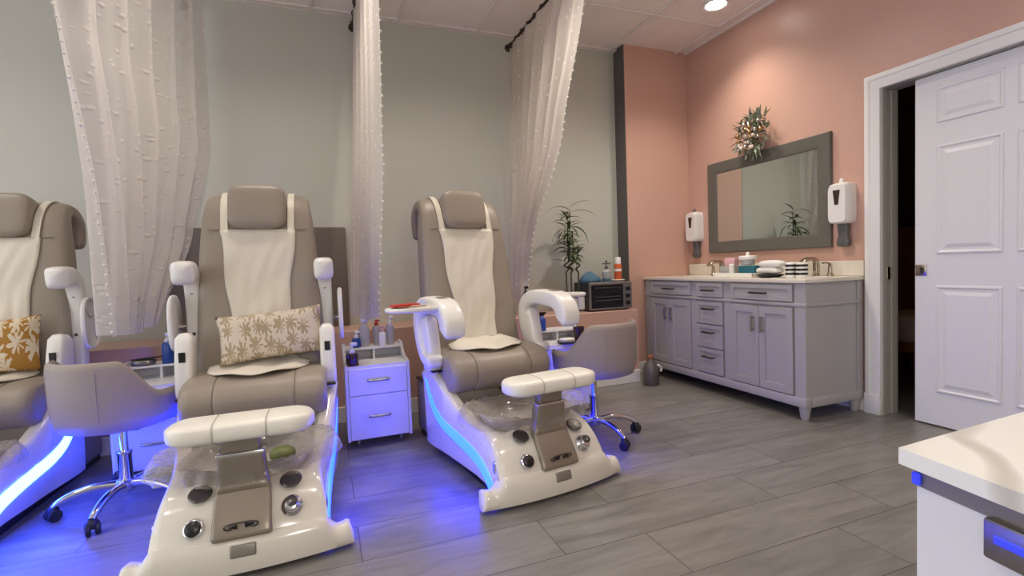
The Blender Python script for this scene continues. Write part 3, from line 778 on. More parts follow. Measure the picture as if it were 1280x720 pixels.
# ------------------------------------------------------------------ cushions
def cushion(m, w, h, th, label, mtx, s=1):
    mb = MB()
    def fn_s(side):
        def fn(u, v):
            a, b = 2 * u - 1, 2 * v - 1
            pin = 1 - 0.07 * (1 - a * a) * 0 
            x_ = a * w / 2 * (1 - 0.05 * (1 - b * b) * abs(a) ** 3 ); z_ = b * h / 2 * (1 - 0.09 * (1 - a * a) * abs(b) ** 3)
            t_ = th / 2 * (max(0, (1 - a ** 4)) * max(0, (1 - b ** 4))) ** 0.55
            t_ += 0.006 * math.sin(5 * a + 2 * b) * (1 - a * a) * (1 - b * b)
            return (x_, -side * t_, z_)
        return fn
    mb.grid((1.0, 0.55), 28, 20, fn_s(1)); mb.grid((1.0, 0.55), 28, 20, fn_s(-1))
    o = mb.build('cushion', m, ang=180)
    bm = bmesh.new(); bm.from_mesh(o.data); bmesh.ops.remove_doubles(bm, verts=list(bm.verts), dist=0.0005); bmesh.ops.recalc_face_normals(bm, faces=list(bm.faces)); bm.to_mesh(o.data); bm.free()
    o.matrix_world = mtx
    return tag(o, label, 'cushion')
def onchair(ch, loc, rot):
    rz = ch.rotation_euler.z
    return Matrix.Translation(ch.location) @ Matrix.Rotation(rz, 4, 'Z') @ Matrix.Translation(loc) @ rot
cushion('floral_beige', 0.465, 0.235, 0.12, 'beige cushion with pale brown leaf print standing on the middle chair seat',
        onchair(ch_mid, (0.055, 0.765, 0.742), Matrix.Rotation(R(-4.5), 4, 'Y') @ Matrix.Rotation(R(-14), 4, 'X')))
cushion('floral_mustard', 0.42, 0.27, 0.13, 'mustard cushion with cream leaf print on the chair at the left edge',
        onchair(ch_left, (0.025, 0.755, 0.735), Matrix.Rotation(R(-3), 4, 'Y') @ Matrix.Rotation(R(-14), 4, 'X')))

# ------------------------------------------------------------------ technician stools
def make_stool(label, loc, back_deg, leg_deg, r=0.235):
    t = thing('salon_stool', label, 'stool', loc, 0, 'low salon stools')
    # shell: wraps 250 degrees around the back
    n = 64; rings = []
    half = R(128)
    def top(a):
        k = abs(a) / half
        s = max(0, min(1, (k - 0.40) / 0.32)); s = s * s * (3 - 2 * s)
        return 0.695 - 0.155 * s
    for i in range(n + 1):
        a = -half + 2 * half * i / n; ang = R(back_deg) + a
        zt = top(a); c_, s_ = math.cos(ang), math.sin(ang)
        e = 1.0
        end = min(1, (1 - abs(a) / half) / 0.05)
        ring = []
        zb = 0.385
        P_ = [(r * 0.80, zb), (r * 0.93, zb + 0.012), (r * 0.985, zb + 0.06), (r, zb + 0.12), (r * 1.015, zt - 0.03), (r * 1.0, zt - 0.008), (r * 0.95, zt), (r * 0.90, zt - 0.01), (r * 0.87, zt - 0.035), (r * 0.86, zb + 0.10), (r * 0.80, zb + 0.05)]
        for rr, z in P_:
            rm = (r * 0.925); rr = rm + (rr - rm) * (0.4 + 0.6 * end ** .5)
            ring.append((rr * c_, rr * s_, z))
        rings.append(ring)
    MB().loft(rings).build('tub_back', 'stool', t, ang=60)
    sm = []
    for da in (-0.62, 0.62):
        ang = R(back_deg) + da
        MB().tube([(r * q * math.cos(ang), r * q * math.sin(ang), z) for q, z in ((0.99, 0.45), (1.004, 0.52), (1.012, 0.60), (1.018, 0.655))], 0.0022, 6).build('back_seam', 'stool', t)
    MB().sell((0, 0, 0.43), (r * 0.87, r * 0.87, 0.052), 0.45, 0.95, 14, 40).build('seat', 'stool', t, ang=60)
    MB().b2((-0.09, -0.09, 0.362), (0.09, 0.09, 0.384), 0.006, 2).build('seat_plate', 'black', t)
    lift = MB().lathe([(0, 0.20), (0.016, 0.20), (0.016, 0.365), (0, 0.365)], seg=18).build('gas_lift', 'chrome', t)
    MB().lathe([(0, 0.10), (0.027, 0.10), (0.027, 0.235), (0.03, 0.24), (0.03, 0.255), (0, 0.255)], seg=20).build('lift_cover', 'chrome', lift)
    base = MB().lathe([(0, 0.075), (0.035, 0.075), (0.042, 0.085), (0.042, 0.115), (0.034, 0.125), (0, 0.125)], seg=24).build('hub', 'chrome', t)
    for k in range(5):
        a = R(leg_deg + 72 * k); ca, sa = math.cos(a), math.sin(a)
        pts = smooth_path([(0.03, 0.105), (0.10, 0.112), (0.18, 0.100), (0.235, 0.078), (0.258, 0.062)], 3)
        lg = MB().tube([(q * ca, q * sa, z) for q, z in pts], [0.019 - 0.006 * i / (len(pts) - 1) for i in range(len(pts))], 12).build('leg', 'chrome', t)
        cx, cy_ = 0.258 * ca, 0.258 * sa
        mt = Matrix.Rotation(a + 0.6, 3, 'Z') @ RX(PI / 2)
        cb = MB()
        for off in (-0.016, 0.016):
            cb.lathe([(0, -0.009), (0.022, -0.009), (0.026, -0.005), (0.026, 0.005), (0.022, 0.009), (0, 0.009)], (cx - math.sin(a + .6) * off * 1, cy_ + math.cos(a + .6) * off, 0.0262), 20, mt)
        cb.sell((cx, cy_, 0.044), (0.02, 0.02, 0.02), 0.7, 0.7, 8, 14)
        cb.build('caster', 'rubber', lg)
    return t
make_stool('grey-taupe tub stool between the left and middle spa chairs', (-0.893, 2.70, 0), 234, 189, 0.24)
make_stool('grey-taupe tub stool right of the spa chair with lowered arms', (1.455, 2.53, 0), -68, 278, 0.25)

# ------------------------------------------------------------------ trolleys
def make_trolley(label, loc, rz=0.0):
    t = thing('pedicure_trolley', label, 'trolley', loc, rz, 'white drawer trolleys')
    W, D = 0.367, 0.36
    b = MB().b2((-W / 2 + .016, 0.012, 0.048), (W / 2 - .016, D, 0.466)); b.build('cabinet', 'lam', t, smooth=False)
    for sx in (-1, 1):
        # side panel with a stepped, rounded top edge
        xa, xb = sx * (W / 2 - 0.016), sx * W / 2
        pr = smooth_path([(0.0, 0.49), (0.06, 0.493), (0.14, 0.50), (0.20, 0.52), (0.235, 0.548), (0.26, 0.565), (0.30, 0.57), (D, 0.57)], 3)
        po = [(0.0, 0.045)] + pr + [(D, 0.045)]
        mb = MB(); n = len(po)
        mb.add([(xa, y, z) for y, z in po] + [(xb, y, z) for y, z in po], [tuple(range(n)), tuple(range(2 * n - 1, n - 1, -1))] + [(i, (i + 1) % n, n + (i + 1) % n, n + i) for i in range(n)])
        mb.build('side_panel', 'lam', t, ang=25)
    MB().b2((-W / 2 + .016, 0.002, 0.466), (W / 2 - .016, D, 0.482)).build('top_deck', 'lam', t, smooth=False)
    gl = MB().b2((-W / 2 + .016, 0.205, 0.545), (W / 2 - .016, D, 0.557)).b2((-W / 2 + .016, D - 0.012, 0.482), (W / 2 - .016, D, 0.545)).b2((-0.006, 0.215, 0.482), (0.006, D, 0.545))
    gl.build('gallery_shelf', 'lam', t, smooth=False)
    for (z0, z1) in ((0.312, 0.466), (0.055, 0.306)):
        dr = MB().b2((-W / 2 + .018, -0.004, z0), (W / 2 - .018, 0.012, z1), 0.002, 1).build('drawer', 'lam', t)
        zc_ = (z0 + z1) / 2 + 0.006; 
        MB().tube([(-0.058, -0.006, zc_), (-0.056, -0.022, zc_), (-0.045, -0.026, zc_), (0.045, -0.026, zc_), (0.056, -0.022, zc_), (0.058, -0.006, zc_)], 0.006, 10).build('handle', 'steel', dr)
    for sx in (-1, 1):
        for yy in (0.06, D - 0.06):
            xx = sx * (W / 2 - 0.06)
            cb = MB().lathe([(0, -0.008), (0.018, -0.008), (0.02, -0.004), (0.02, 0.004), (0.018, 0.008), (0, 0.008)], (xx, yy, 0.0202), 18, RY(PI / 2)).b2((xx - .012, yy - .012, 0.03), (xx + .012, yy + .012, 0.048), 0.002, 1)
            cb.build('caster', 'plate', t)
    return t
make_trolley('white two-drawer trolley between the middle and right spa chairs', (0.262, 2.955, 0), R(0))
make_trolley('white drawer trolley partly hidden behind the left tub stool', (-0.86, 3.0, 0), R(3))
make_trolley('white drawer trolley partly hidden behind the right tub stool', (1.555, 2.99, 0), R(0))

# small bottles -------------------------------------------------------
def lathe_thing(name, label, cat, loc, parts, group=None):
    t = thing(name, label, cat, loc, 0, group)
    for pn, m, prof in parts: MB().lathe(prof, seg=20).build(pn, m, t)
    return t
def pump(name, label, loc, r, h, m, cap, group=None, ph=0.06):
    t = lathe_thing(name, label, 'bottle', loc, [
        ('body', m, [(0, 0), (r * .93, 0), (r, 0.006), (r, h * .86), (r * .8, h * .95), (r * .45, h), (0, h)]),
        ('collar', cap, [(0, h), (r * .5, h), (r * .5, h + 0.016), (r * .2, h + 0.02), (r * .16, h + ph * .6), (0, h + ph * .6)])], group)
    MB().sell((r * .25, 0, h + ph * .72), (r * .62, r * .28, ph * .16), 0.6, 0.6, 8, 14).build('pump_head', cap, t)
    return t
def spray(name, label, loc, r, h, m, cap, group=None):
    t = lathe_thing(name, label, 'bottle', loc, [('body', m, [(0, 0), (r * .95, 0), (r, .006), (r, h * .62), (r * .8, h * .74), (r * .36, h * .86), (r * .36, h * .9), (0, h * .9)])], group)
    MB().b2((-r * .5, -r * .35, h * .9), (r * .5, r * .35, h * 1.12), r * .12, 2).b2((r * .4, -r * .22, h * 1.0), (r * 1.15, r * .22, h * 1.11), r * .08, 2).build('spray_head', cap, t)
    MB().b2((r * .55, -r * .1, h * .86), (r * .75, r * .1, h * 1.0), .002, 1).build('trigger', cap, t)
    return t
GB = 'bottles on the middle trolley'
pump('pump_jar', 'dark brown jar with white pump at the front corner of the middle trolley', (0.125, 3.0, 0.482), 0.036, 0.075, 'brown_jar', 'white', GB, 0.07)
spray('spray_bottle', 'white-headed spray bottle, tallest on the middle trolley gallery', (0.212, 3.22, 0.557), 0.034, 0.17, 'clear', 'white', GB)
pump('squeeze_bottle', 'frosted bottle with a red collar standing behind the cream one', (0.292, 3.25, 0.557), 0.026, 0.125, 'clear', 'red', GB, 0.04)
pump('squeeze_bottle', 'small cream bottle with pink cap at the middle trolley gallery edge', (0.318, 3.17, 0.557), 0.022, 0.09, 'white', 'pink', GB, 0.04)
pump('squeeze_bottle', 'tall frosted bottle with white nozzle at the right end of the gallery', (0.372, 3.22, 0.557), 0.026, 0.13, 'clear', 'white', GB, 0.06)
pump('squeeze_bottle', 'blue-bodied bottle behind the dark brown pump jar', (0.163, 3.20, 0.557), 0.026, 0.06, 'blue_liquid', 'white', GB, 0.05)
# items on the other trolleys
pump('squeeze_bottle', 'clear bottle with blue label behind the left tub stool', (-0.84, 3.24, 0.557), 0.03, 0.12, 'blue_liquid', 'white', None, 0.06)
t = thing('instrument_dish', 'grey dish with dark nail tools on the trolley behind the left stool', 'dish', (-0.96, 3.25, 0.557))
MB().sell((0, 0, 0.016), (0.06, 0.045, 0.014), 0.5, 0.7, 8, 24).build('dish_body', 'steel', t)
for k in range(3):
    MB().tube([(-0.05 + .02 * k, -0.02 + .015 * k, 0.034), (0.06 + .015 * k, -0.01 + .015 * k, 0.038)], 0.004, 8).build('nail_tool', 'black', t)
t = thing('clear_jar', 'clear jar right of the blue bottle on the left trolley', 'jar', (-0.755, 3.23, 0.557))
MB().lathe([(0, 0), (0.034, 0), (0.036, 0.006), (0.036, 0.075), (0.03, 0.075), (0.03, 0.008), (0, 0.008)], seg=24).build('jar_body', 'clear', t)
MB().lathe([(0, 0.075), (0.037, 0.075), (0.037, 0.088), (0.008, 0.094), (0.008, 0.104), (0, 0.106)], seg=24).build('jar_lid', 'clear', t)
t = thing('drinking_cup', 'dark smoked cup on the trolley right of the lowered-arm chair', 'cup', (1.645, 3.05, 0.482))
MB().lathe([(0, 0), (0.03, 0), (0.034, 0.05), (0.04, 0.105), (0.036, 0.105), (0.03, 0.05), (0.026, 0.008), (0, 0.008)], seg=28).build('cup_body', 'brown_jar', t)
o = MB().lathe([(0, 0), (0.05, 0), (0.072, 0.012), (0.075, 0.018), (0.066, 0.016), (0.045, 0.008), (0, 0.008)], seg=28).build('saucer', 'disc'); tag(o, 'dark round dish holding folded cloth on the right trolley', 'dish', None, (1.545, 3.03, 0.482))
o = MB().sell((0, 0, 0), (0.055, 0.04, 0.016), 0.6, 0.6, 10, 20).build('folded_cloth', 'white'); tag(o, 'small white folded cloth lying in the dark dish', 'cloth', None, (1.54, 3.03, 0.505))
spray('spray_bottle', 'blue bottle seen beneath the right armrest of the lowered-arm chair', (1.44, 3.22, 0.557), 0.03, 0.12, 'blue_liquid', 'black')
# items on the left swing tray of the right chair
def on_right(p): 
    v = Matrix.Rotation(R(8), 3, 'Z') @ Vector(p); return (v.x + 0.935, v.y + 1.92, v.z)
o = MB().sell((0, 0, 0), (0.075, 0.03, 0.008), 0.5, 0.5, 8, 20).build('nail_clipper_case', 'red'); tag(o, 'dark red case lying on the left armrest tray', 'case', None, on_right((-0.52, 0.52, 0.861)), R(18))
o = MB().box((0, 0, 0), (0.12, 0.022, 0.006), 0.002, 1).build('nail_file', 'cream'); tag(o, 'cream nail file lying across the left armrest tray', 'nail file', None, on_right((-0.46, 0.49, 0.857)), R(-14))
o = MB().box((0, 0, 0), (0.13, 0.02, 0.005), 0.002, 1).build('nail_file', 'wood'); tag(o, 'brown nail file beside the dark red case on the tray', 'nail file', None, on_right((-0.50, 0.462, 0.857)), R(6))

# ------------------------------------------------------------------ things on the ledge
t = thing('toaster_oven', 'black and silver toaster oven on the ledge beside the dark wall edge', 'oven', (2.235, 3.56, LZ))
W, D, H = 0.41, 0.27, 0.24
MB().b2((-W / 2, 0.012, 0.014), (W / 2, D, H), 0.008, 2).build('oven_body', 'oven_side', t)
MB().b2((-W / 2, -0.004, 0.012), (W / 2, 0.014, 0.03), 0.003, 1).b2((-W / 2, -0.004, H - 0.022), (W / 2, 0.014, H), 0.003, 1).b2((-W / 2, -0.004, 0.03), (-W / 2 + .018, 0.014, H - 0.022), 0.002, 1).b2((W / 2 - .085, -0.004, 0.03), (W / 2, 0.014, H - 0.022), 0.002, 1).build('front_frame', 'steel', t)
dr = MB().b2((-W / 2 + .018, -0.008, 0.032), (W / 2 - .086, 0.012, H - 0.024), 0.003, 1).build('oven_door', 'oven_glass', t)
for zz in (0.09, 0.12): MB().tube([(-W / 2 + .05, -0.0095, zz), (W / 2 - .12, -0.0095, zz)], 0.0018, 6).build('rack_bar', 'steel', dr)
MB().tube([(-W / 2 + .04, -0.01, H - .045), (-W / 2 + .04, -0.03, H - .045), (W / 2 - .11, -0.03, H - .045), (W / 2 - .11, -0.01, H - .045)], 0.006, 8).build('door_handle', 'pull', dr)
for zz in (0.06, 0.12, 0.18): MB().lathe([(0, 0), (0.018, 0), (0.017, 0.016), (0, 0.018)], (W / 2 - .042, -0.004, zz), 18, RX(PI / 2)).build('dial', 'black', t)
for sx in (-1, 1):
    for yy in (0.03, D - .03): MB().lathe([(0, 0), (.014, 0), (.014, .015), (0, .015)], (sx * (W / 2 - .03), yy, 0), 14).build('foot', 'black', t)
ZO = LZ + H
mb = MB()
rings = []
for k, (r_, z) in enumerate([(0.0, 0.0), (0.1, 0.0), (0.098, 0.02), (0.082, 0.045), (0.055, 0.07), (0.03, 0.085), (0.0, 0.088)]):
    rings.append([(1.0 * max(r_, .001) * (1 + 0.10 * math.sin(3 * a + k)) * math.cos(a), 0.7 * max(r_, .001) * (1 + 0.1 * math.cos(4 * a)) * math.sin(a), z * (1 + 0.1 * math.sin(2 * a))) for a in [2 * PI * q / 28 for q in range(28)]])
mb.loft(rings); o = mb.build('folded_cloth', 'blue_cloth', ang=180); tag(o, 'blue cloth heaped on top of the toaster oven', 'cloth', None, (2.115, 3.70, ZO))
t = lathe_thing('soap_bottle', 'clear bottle with dark cross-shaped pump on the toaster oven', 'bottle', (2.26, 3.66, ZO), [
    ('body', 'clear', [(0, 0), (.036, 0), (.038, .006), (.038, .085), (.02, .105), (.014, .11), (0, .11)]),
    ('blue_liquid', 'blue_cloth', [(0, .004), (.0385, .004), (.0387, .03), (0, .03)]),
    ('collar', 'disp_grey', [(0, .11), (.016, .11), (.016, .13), (.005, .134), (.005, .16), (0, .16)])])
MB().b2((-.04, -.007, .15), (.04, .007, .162), .003, 1).sell((0, 0, .172), (.01, .01, .012), 1, 1, 8, 12).build('pump_head', 'disp_grey', t)
o = MB().lathe([(0, 0), (.05, 0), (.06, .012), (.05, .016), (0, .016)], seg=24).build('saucer', 'white'); tag(o, 'small white saucer under the orange spray can', 'dish', None, (2.375, 3.66, ZO))
t = lathe_thing('spray_can', 'orange spray can with white cap on the toaster oven', 'spray can', (2.375, 3.66, ZO + .016), [
    ('body', 'orange', [(0, 0), (.03, 0), (.032, .004), (.032, .12), (.026, .135), (0, .135)]),
    ('label_band', 'white', [(.0322, .07), (.0327, .07), (.0327, .092), (.0322, .092)]),
    ('cap', 'white', [(0, .135), (.026, .135), (.026, .185), (.022, .192), (0, .192)])])
pump('pump_bottle', 'small black pump bottle on the ledge behind the right armrest', (1.49, 3.63, LZ), 0.03, 0.18, 'black', 'black', None, 0.07)
# lucky bamboo
t = thing('bamboo_plant', 'potted bamboo with curled stems and arching leaves on the ledge', 'plant', (1.955, 3.72, LZ))
MB().lathe([(0, 0), (.045, 0), (.05, .01), (.062, .10), (.066, .11), (.058, .108), (.05, .02), (0, .02)], seg=28).build('vase', 'white', t)
MB().lathe([(0, .06), (.054, .06), (.056, .092), (0, .095)], seg=24).build('pebbles', 'disc', t)
stems = [(-0.05, 0.0, 0.44, 0.5), (0.0, 0.01, 0.46, 2.0), (0.06, -0.01, 0.45, 4.0), (-0.02, -0.03, 0.42, 1.0)]
rl = random.Random(11)
tips = []
for i, (sx, sy, hh, ph) in enumerate(stems):
    pts = []
    for k in range(40):
        z = 0.07 + (hh - 0.07) * k / 39; q = max(0, (z - 0.32)) / 0.1
        amp = 0.024 * min(1, q * 1.6) * (1 if z < hh - .03 else .6)
        pts.append((sx * (1 - .25 * min(1, q)) + amp * math.cos(ph + z * 85), sy + amp * math.sin(ph + z * 85), z))
    MB().tube(pts, 0.0075, 8).build('stem', 'stalk', t); tips.append(pts[-1])
lf = MB()
def leaf_blade(mb, base, az, ln, el, droop, wd):
    L_, Rr = [], []
    p = Vector(base); prev = []
    n = 8
    for k in range(n + 1):
        s = k / n; e_ = el - droop * s
        if k: p = p + Vector((math.cos(az) * math.cos(e_), math.sin(az) * math.cos(e_), math.sin(e_))) * ln / n
        w_ = wd * (math.sin(PI * (0.06 + 0.94 * s) ** .75) + .03)
        sd = Vector((-math.sin(az), math.cos(az), 0)) * w_
        prev.append([tuple(p - sd), tuple(p + Vector((0, 0, -w_ * .35))), tuple(p + sd), tuple(p + Vector((0, 0, -w_ * .35 + .0012)))])
    mb.loft(prev)
for i, tp in enumerate(tips):
    hh = (0.34, 0.40, 0.12, 0.26)[i]
    up_ = [(tp[0], tp[1], tp[2]), (tp[0] + rl.uniform(-.02, .02), tp[1], tp[2] + hh * .5), (tp[0] + rl.uniform(-.02, .02), tp[1], tp[2] + hh)]
    MB().tube(up_, [0.006, 0.005, 0.003], 8).build('shoot', 'leaf', t)
    for k in range(int(10 + hh * 50)):
        s = rl.random() ** .8; z = tp[2] - 0.02 + hh * s
        leaf_blade(lf, (tp[0] + rl.uniform(-.01, .01), tp[1] + rl.uniform(-.01, .01), z), rl.uniform(0, 2 * PI), rl.uniform(0.09, 0.17) * (0.6 if i == 2 else 1), rl.uniform(0.1, 1.1), rl.uniform(0.6, 1.8), rl.uniform(0.009, 0.015))
for az, z, ln, el, dr_ in ((PI + .1, 0.86, 0.26, 0.6, 1.3), (-.2, 0.84, 0.26, .5, 1.2), (PI + .2, 0.70, 0.26, .35, 1.6), (0.1, 0.72, 0.27, .35, 1.9), (PI - .2, 0.60, 0.2, .2, .9), (-.1, 0.88, 0.2, .8, .9)):
    leaf_blade(lf, (0.0, 0, z), az, ln, el, dr_, 0.010)
fo = lf.build('foliage', 'leaf', t, ang=60)

# ------------------------------------------------------------------ vanity
t = thing('vanity_cabinet', 'grey double bathroom vanity standing against the pink wall', 'vanity', (0, 0, 0))
VX, VB, V0, V1 = 2.73, 3.245, 2.165, 3.765
MB().b2((VX + 0.012, V0 + 0.006, 0.09), (VB, V1, 0.858)).build('carcass', 'vanity', t, smooth=False)
fr = MB()
# corner stiles and rails of the face
fr.b2((VX, V0, 0.085), (VX + .05, V0 + .075, 0.858), .003, 1).b2((VX, V1 - .075, 0.085), (VX + .05, V1, 0.858), .003, 1)
fr.b2((VX - .006, V0 - .006, 0.712), (VX + .04, V1, 0.735), .006, 2)
fr.b2((VX + .041, V0 - .006, 0.712), (VB, V0 + .02, 0.735), .006, 2)
fr.b2((VX - .008, V0 - .008, 0.085), (VX + .04, V1, 0.145), .006, 2).b2((VX + .041, V0 - .008, 0.085), (VB, V0 + .02, 0.145), .006, 2)
fr.b2((VB - .05, V0 - .002, 0.145), (VB, V0 + .004, 0.712)).b2((VB - .05, V0 - .002, 0.735), (VB, V0 + .004, 0.858))
fr.b2((VX, 3.105, 0.145), (VX + .03, 3.165, 0.712), .002, 1).b2((VX, 2.755, 0.145), (VX + .03, 2.82, 0.712), .002, 1)
fr.build('face_frame', 'vanity', t, ang=25)
def front_panel(y0, y1, z0, z1, name, shaker=True):
    b_ = 0.048 if (z1 - z0) > .2 else 0.028
    def rg(i, xx): return [(xx, y0 + i, z0 + i), (xx, y1 - i, z0 + i), (xx, y1 - i, z1 - i), (xx, y0 + i, z1 - i)]
    o_ = MB().loft([rg(0, VX + .016), rg(0, VX - .007), rg(.001, VX - .008), rg(b_, VX - .008), rg(b_ + .002, VX + .001), rg(b_ + .02, VX + .001)])
    gp = o_.build(name, 'vanity', t, ang=20)
    return gp
def pull_h(par, yc, z, ln=0.115): MB().tube([(VX - .008, yc - ln / 2 + .01, z), (VX - .03, yc - ln / 2 + .01, z), (VX - .03, yc + ln / 2 - .01, z), (VX - .008, yc + ln / 2 - .01, z)], 0.006, 8).b2((VX - .037, yc - ln / 2, z - .006), (VX - .026, yc + ln / 2, z + .006), .002, 1).build('handle', 'pull', par)
def pull_v(par, yc, z0, z1): MB().b2((VX - .037, yc - .006, z0), (VX - .026, yc + .006, z1), .002, 1).b2((VX - .03, yc - .004, z0 + .01), (VX - .004, yc + .004, z0 + .018)).b2((VX - .03, yc - .004, z1 - .018), (VX - .004, yc + .004, z1 - .01)).build('handle', 'steel', par)
for (a, b) in ((3.17, 3.675), (2.83, 3.10), (2.25, 2.75)):
    dd = front_panel(a, b, 0.742, 0.848, 'drawer'); pull_h(dd, (a + b) / 2, 0.79, .13 if b - a > .3 else .12)
for (z0, z1) in ((0.535, 0.703), (0.352, 0.525), (0.155, 0.342)):
    dd = front_panel(2.83, 3.10, z0, z1, 'drawer'); pull_h(dd, 2.965, (z0 + z1) / 2 + .03, .12)
for (a, b, hy) in ((3.432, 3.675, 3.465), (3.17, 3.428, 3.395), (2.508, 2.75, 2.545), (2.25, 2.504, 2.468)):
    dd = front_panel(a, b, 0.152, 0.703, 'door'); pull_v(dd, hy, 0.525, 0.635)
for (xx, yy) in ((VX + .035, V0 + .035), (VX + .035, V1 - .035), (VB - .035, V0 + .035), (VB - .035, V1 - .035)):
    MB().lathe([(0, 0), (.020, 0), (.024, .01), (.036, .085), (.036, .092), (0, .092)], (xx, yy, 0), 4 * 5, RZ(0)).build('leg', 'vanity', t)
t = thing('vanity_worktop', 'cream stone worktop with two sinks lying on the grey vanity', 'worktop', (0, 0, 0))
MB().b2((VX - .015, V0 - .012, 0.860), (3.258, V1 + .012, 0.885), .003, 2).build('stone_slab', 'counter', t)
tag(MB().b2((3.238, V0 - .012, 0.8855), (3.258, V1 + .012, 0.985), .003, 1).build('backsplash', 'counter'), 'low cream stone backsplash along the wall behind the vanity faucets', 'backsplash')
for yc in (3.25, 2.42):
    sk = MB(); rings = []
    for r_, z in ((0.20, 0.8855), (0.205, 0.8875), (0.19, 0.8885), (0.18, 0.8870), (0.17, 0.8862), (0.001, 0.8860)):
        rings.append([(2.98 + .78 * r_ * math.cos(a), yc + r_ * math.sin(a), z) for a in [2 * PI * q / 40 for q in range(40)]])
    sk.loft(rings, cap=False).build('sink_rim', 'white', t)
def faucet(yc, label, sc=1.0):
    f_ = thing('faucet', label, 'faucet', (3.16, yc, 0.886), 0, 'vanity faucets')
    MB().lathe([(0, 0), (.026, 0), (.026, .008), (.018, .012), (0, .012)], seg=20).build('faucet_base', 'nickel', f_)
    MB().sweepx([(0, 0)] * 0 or [(0, .01), (0, .09)], .018, .015, 0, 4, 16).build('riser', 'nickel', f_)
    sp_ = MB().sweepx(smooth_path([(0, .02), (0.0, .085), (0.02, .115), (.07, .12), (.12, .105), (.135, .085)], 4), [.022] * 21, [.010] * 21, 0, 5, 16)
    sp_.xform(Matrix.Rotation(R(90), 4, 'Z')); sp_.build('spout', 'nickel', f_)
    for sx in (-1, 1):
        hb = MB().lathe([(0, 0), (.022, 0), (.022, .01), (.014, .02), (.013, .06), (0, .062)], (0, sx * .10, 0), 18).build('handle_base', 'nickel', f_)
        MB().sweepx(smooth_path([(0, .055), (.0, .075), (.02, .088), (.065, .09)], 3), .012, .006, 0, 4, 12).xform(Matrix.Translation((0, sx * .10, 0)) @ Matrix.Rotation(R(90), 4, 'Z')).build('lever', 'nickel', hb)
    return f_
faucet(3.28, 'brushed nickel faucet at the far sink near the corner')
faucet(2.42, 'brushed nickel faucet at the near sink beside the door')
# items on the vanity
def atv(x_, y_, z=0.886): return (x_, y_, z)
t = thing('bottle_tray', 'low white tray holding teal box and bottles on the vanity', 'tray', atv(2.95, 2.87))
MB().b2((-.09, -.19, 0), (.09, .19, .008), .003, 1).b2((-.09, -.19, .006), (-.082, .19, .03), .002, 1).b2((.082, -.19, .006), (.09, .19, .03), .002, 1).b2((-.09, -.19, .006), (.09, -.182, .03), .002, 1).b2((-.09, .182, .006), (.09, .19, .03), .002, 1).build('tray_body', 'white', t)
def boxthing(name, label, cat, loc, size, m, rz=0, lid=None):
    t_ = thing(name, label, cat, loc, rz)
    MB().b2((-size[0] / 2, -size[1] / 2, 0), (size[0] / 2, size[1] / 2, size[2]), .004, 2).build('box_body', m, t_)
    if lid: MB().b2((-size[0] / 2 - .002, -size[1] / 2 - .002, size[2] - .014), (size[0] / 2 + .002, size[1] / 2 + .002, size[2] + .004), .003, 2).build('box_lid', lid, t_)
    return t_
boxthing('storage_box', 'teal box in the middle of the white vanity tray', 'box', atv(2.96, 2.79, .895), (.09, .15, .075), 'teal')
boxthing('storage_box', 'pale grey box at the far end of the vanity tray', 'box', atv(2.96, 3.0, .895), (.09, .10, .07), 'clear')
boxthing('tissue_pack', 'pink tissue pack resting on the pale grey box', 'tissue pack', atv(2.96, 2.97, .970), (.06, .085, .06), 'pink', .2)
lathe_thing('candle_holder', 'slim white cylinder between grey and teal boxes on the tray', 'holder', atv(2.895, 2.905, .895), [('holder_body', 'white', [(0, 0), (.018, 0), (.02, .004), (.02, .085), (.016, .09), (0, .09)])])
t = lathe_thing('lotion_jar', 'white lidded jar stacked on the teal box', 'jar', atv(2.96, 2.815, .975), [
    ('jar_body', 'clear', [(0, 0), (.045, 0), (.05, .006), (.05, .04), (0, .04)]), ('jar_lid', 'white', [(0, .04), (.062, .04), (.064, .045), (.064, .062), (.058, .068), (.012, .07), (.012, .08), (.015, .09), (0, .098)])])
t = thing('towel_stack', 'stack of two white rolled towels on the black dish', 'towels', atv(2.88, 2.55, .905))
for k, (yy, zz) in enumerate(((.0, .03), (-.02, .075))): MB().sell((0, yy, zz), (.05, .09, .026), .8, .5, 10, 20).build('rolled_towel', 'white', t)
o = MB().lathe([(0, 0), (.06, 0), (.085, .014), (.09, .022), (.08, .02), (.055, .008), (0, .008)], seg=28).build('serving_dish', 'black'); tag(o, 'black dish under the white rolled towels on the vanity', 'dish', None, atv(2.88, 2.55))
for k, (yy, lab) in enumerate(((2.40, 'black and white striped jar left of the near faucet'), (2.32, 'black and white striped jar nearest the near faucet'))):
    t = thing('striped_jar', lab, 'jar', atv(2.90, yy), 0, 'striped jars on the vanity')
    MB().lathe([(0, 0), (.032, 0), (.034, .004), (.034, .095), (.028, .1), (0, .1)], seg=24).build('jar_body', 'white', t)
    for zz in (.018, .045, .072): MB().lathe([(.0335, zz), (.0352, zz), (.0352, zz + .015), (.0335, zz + .015)], seg=24).build('stripe', 'black', t)

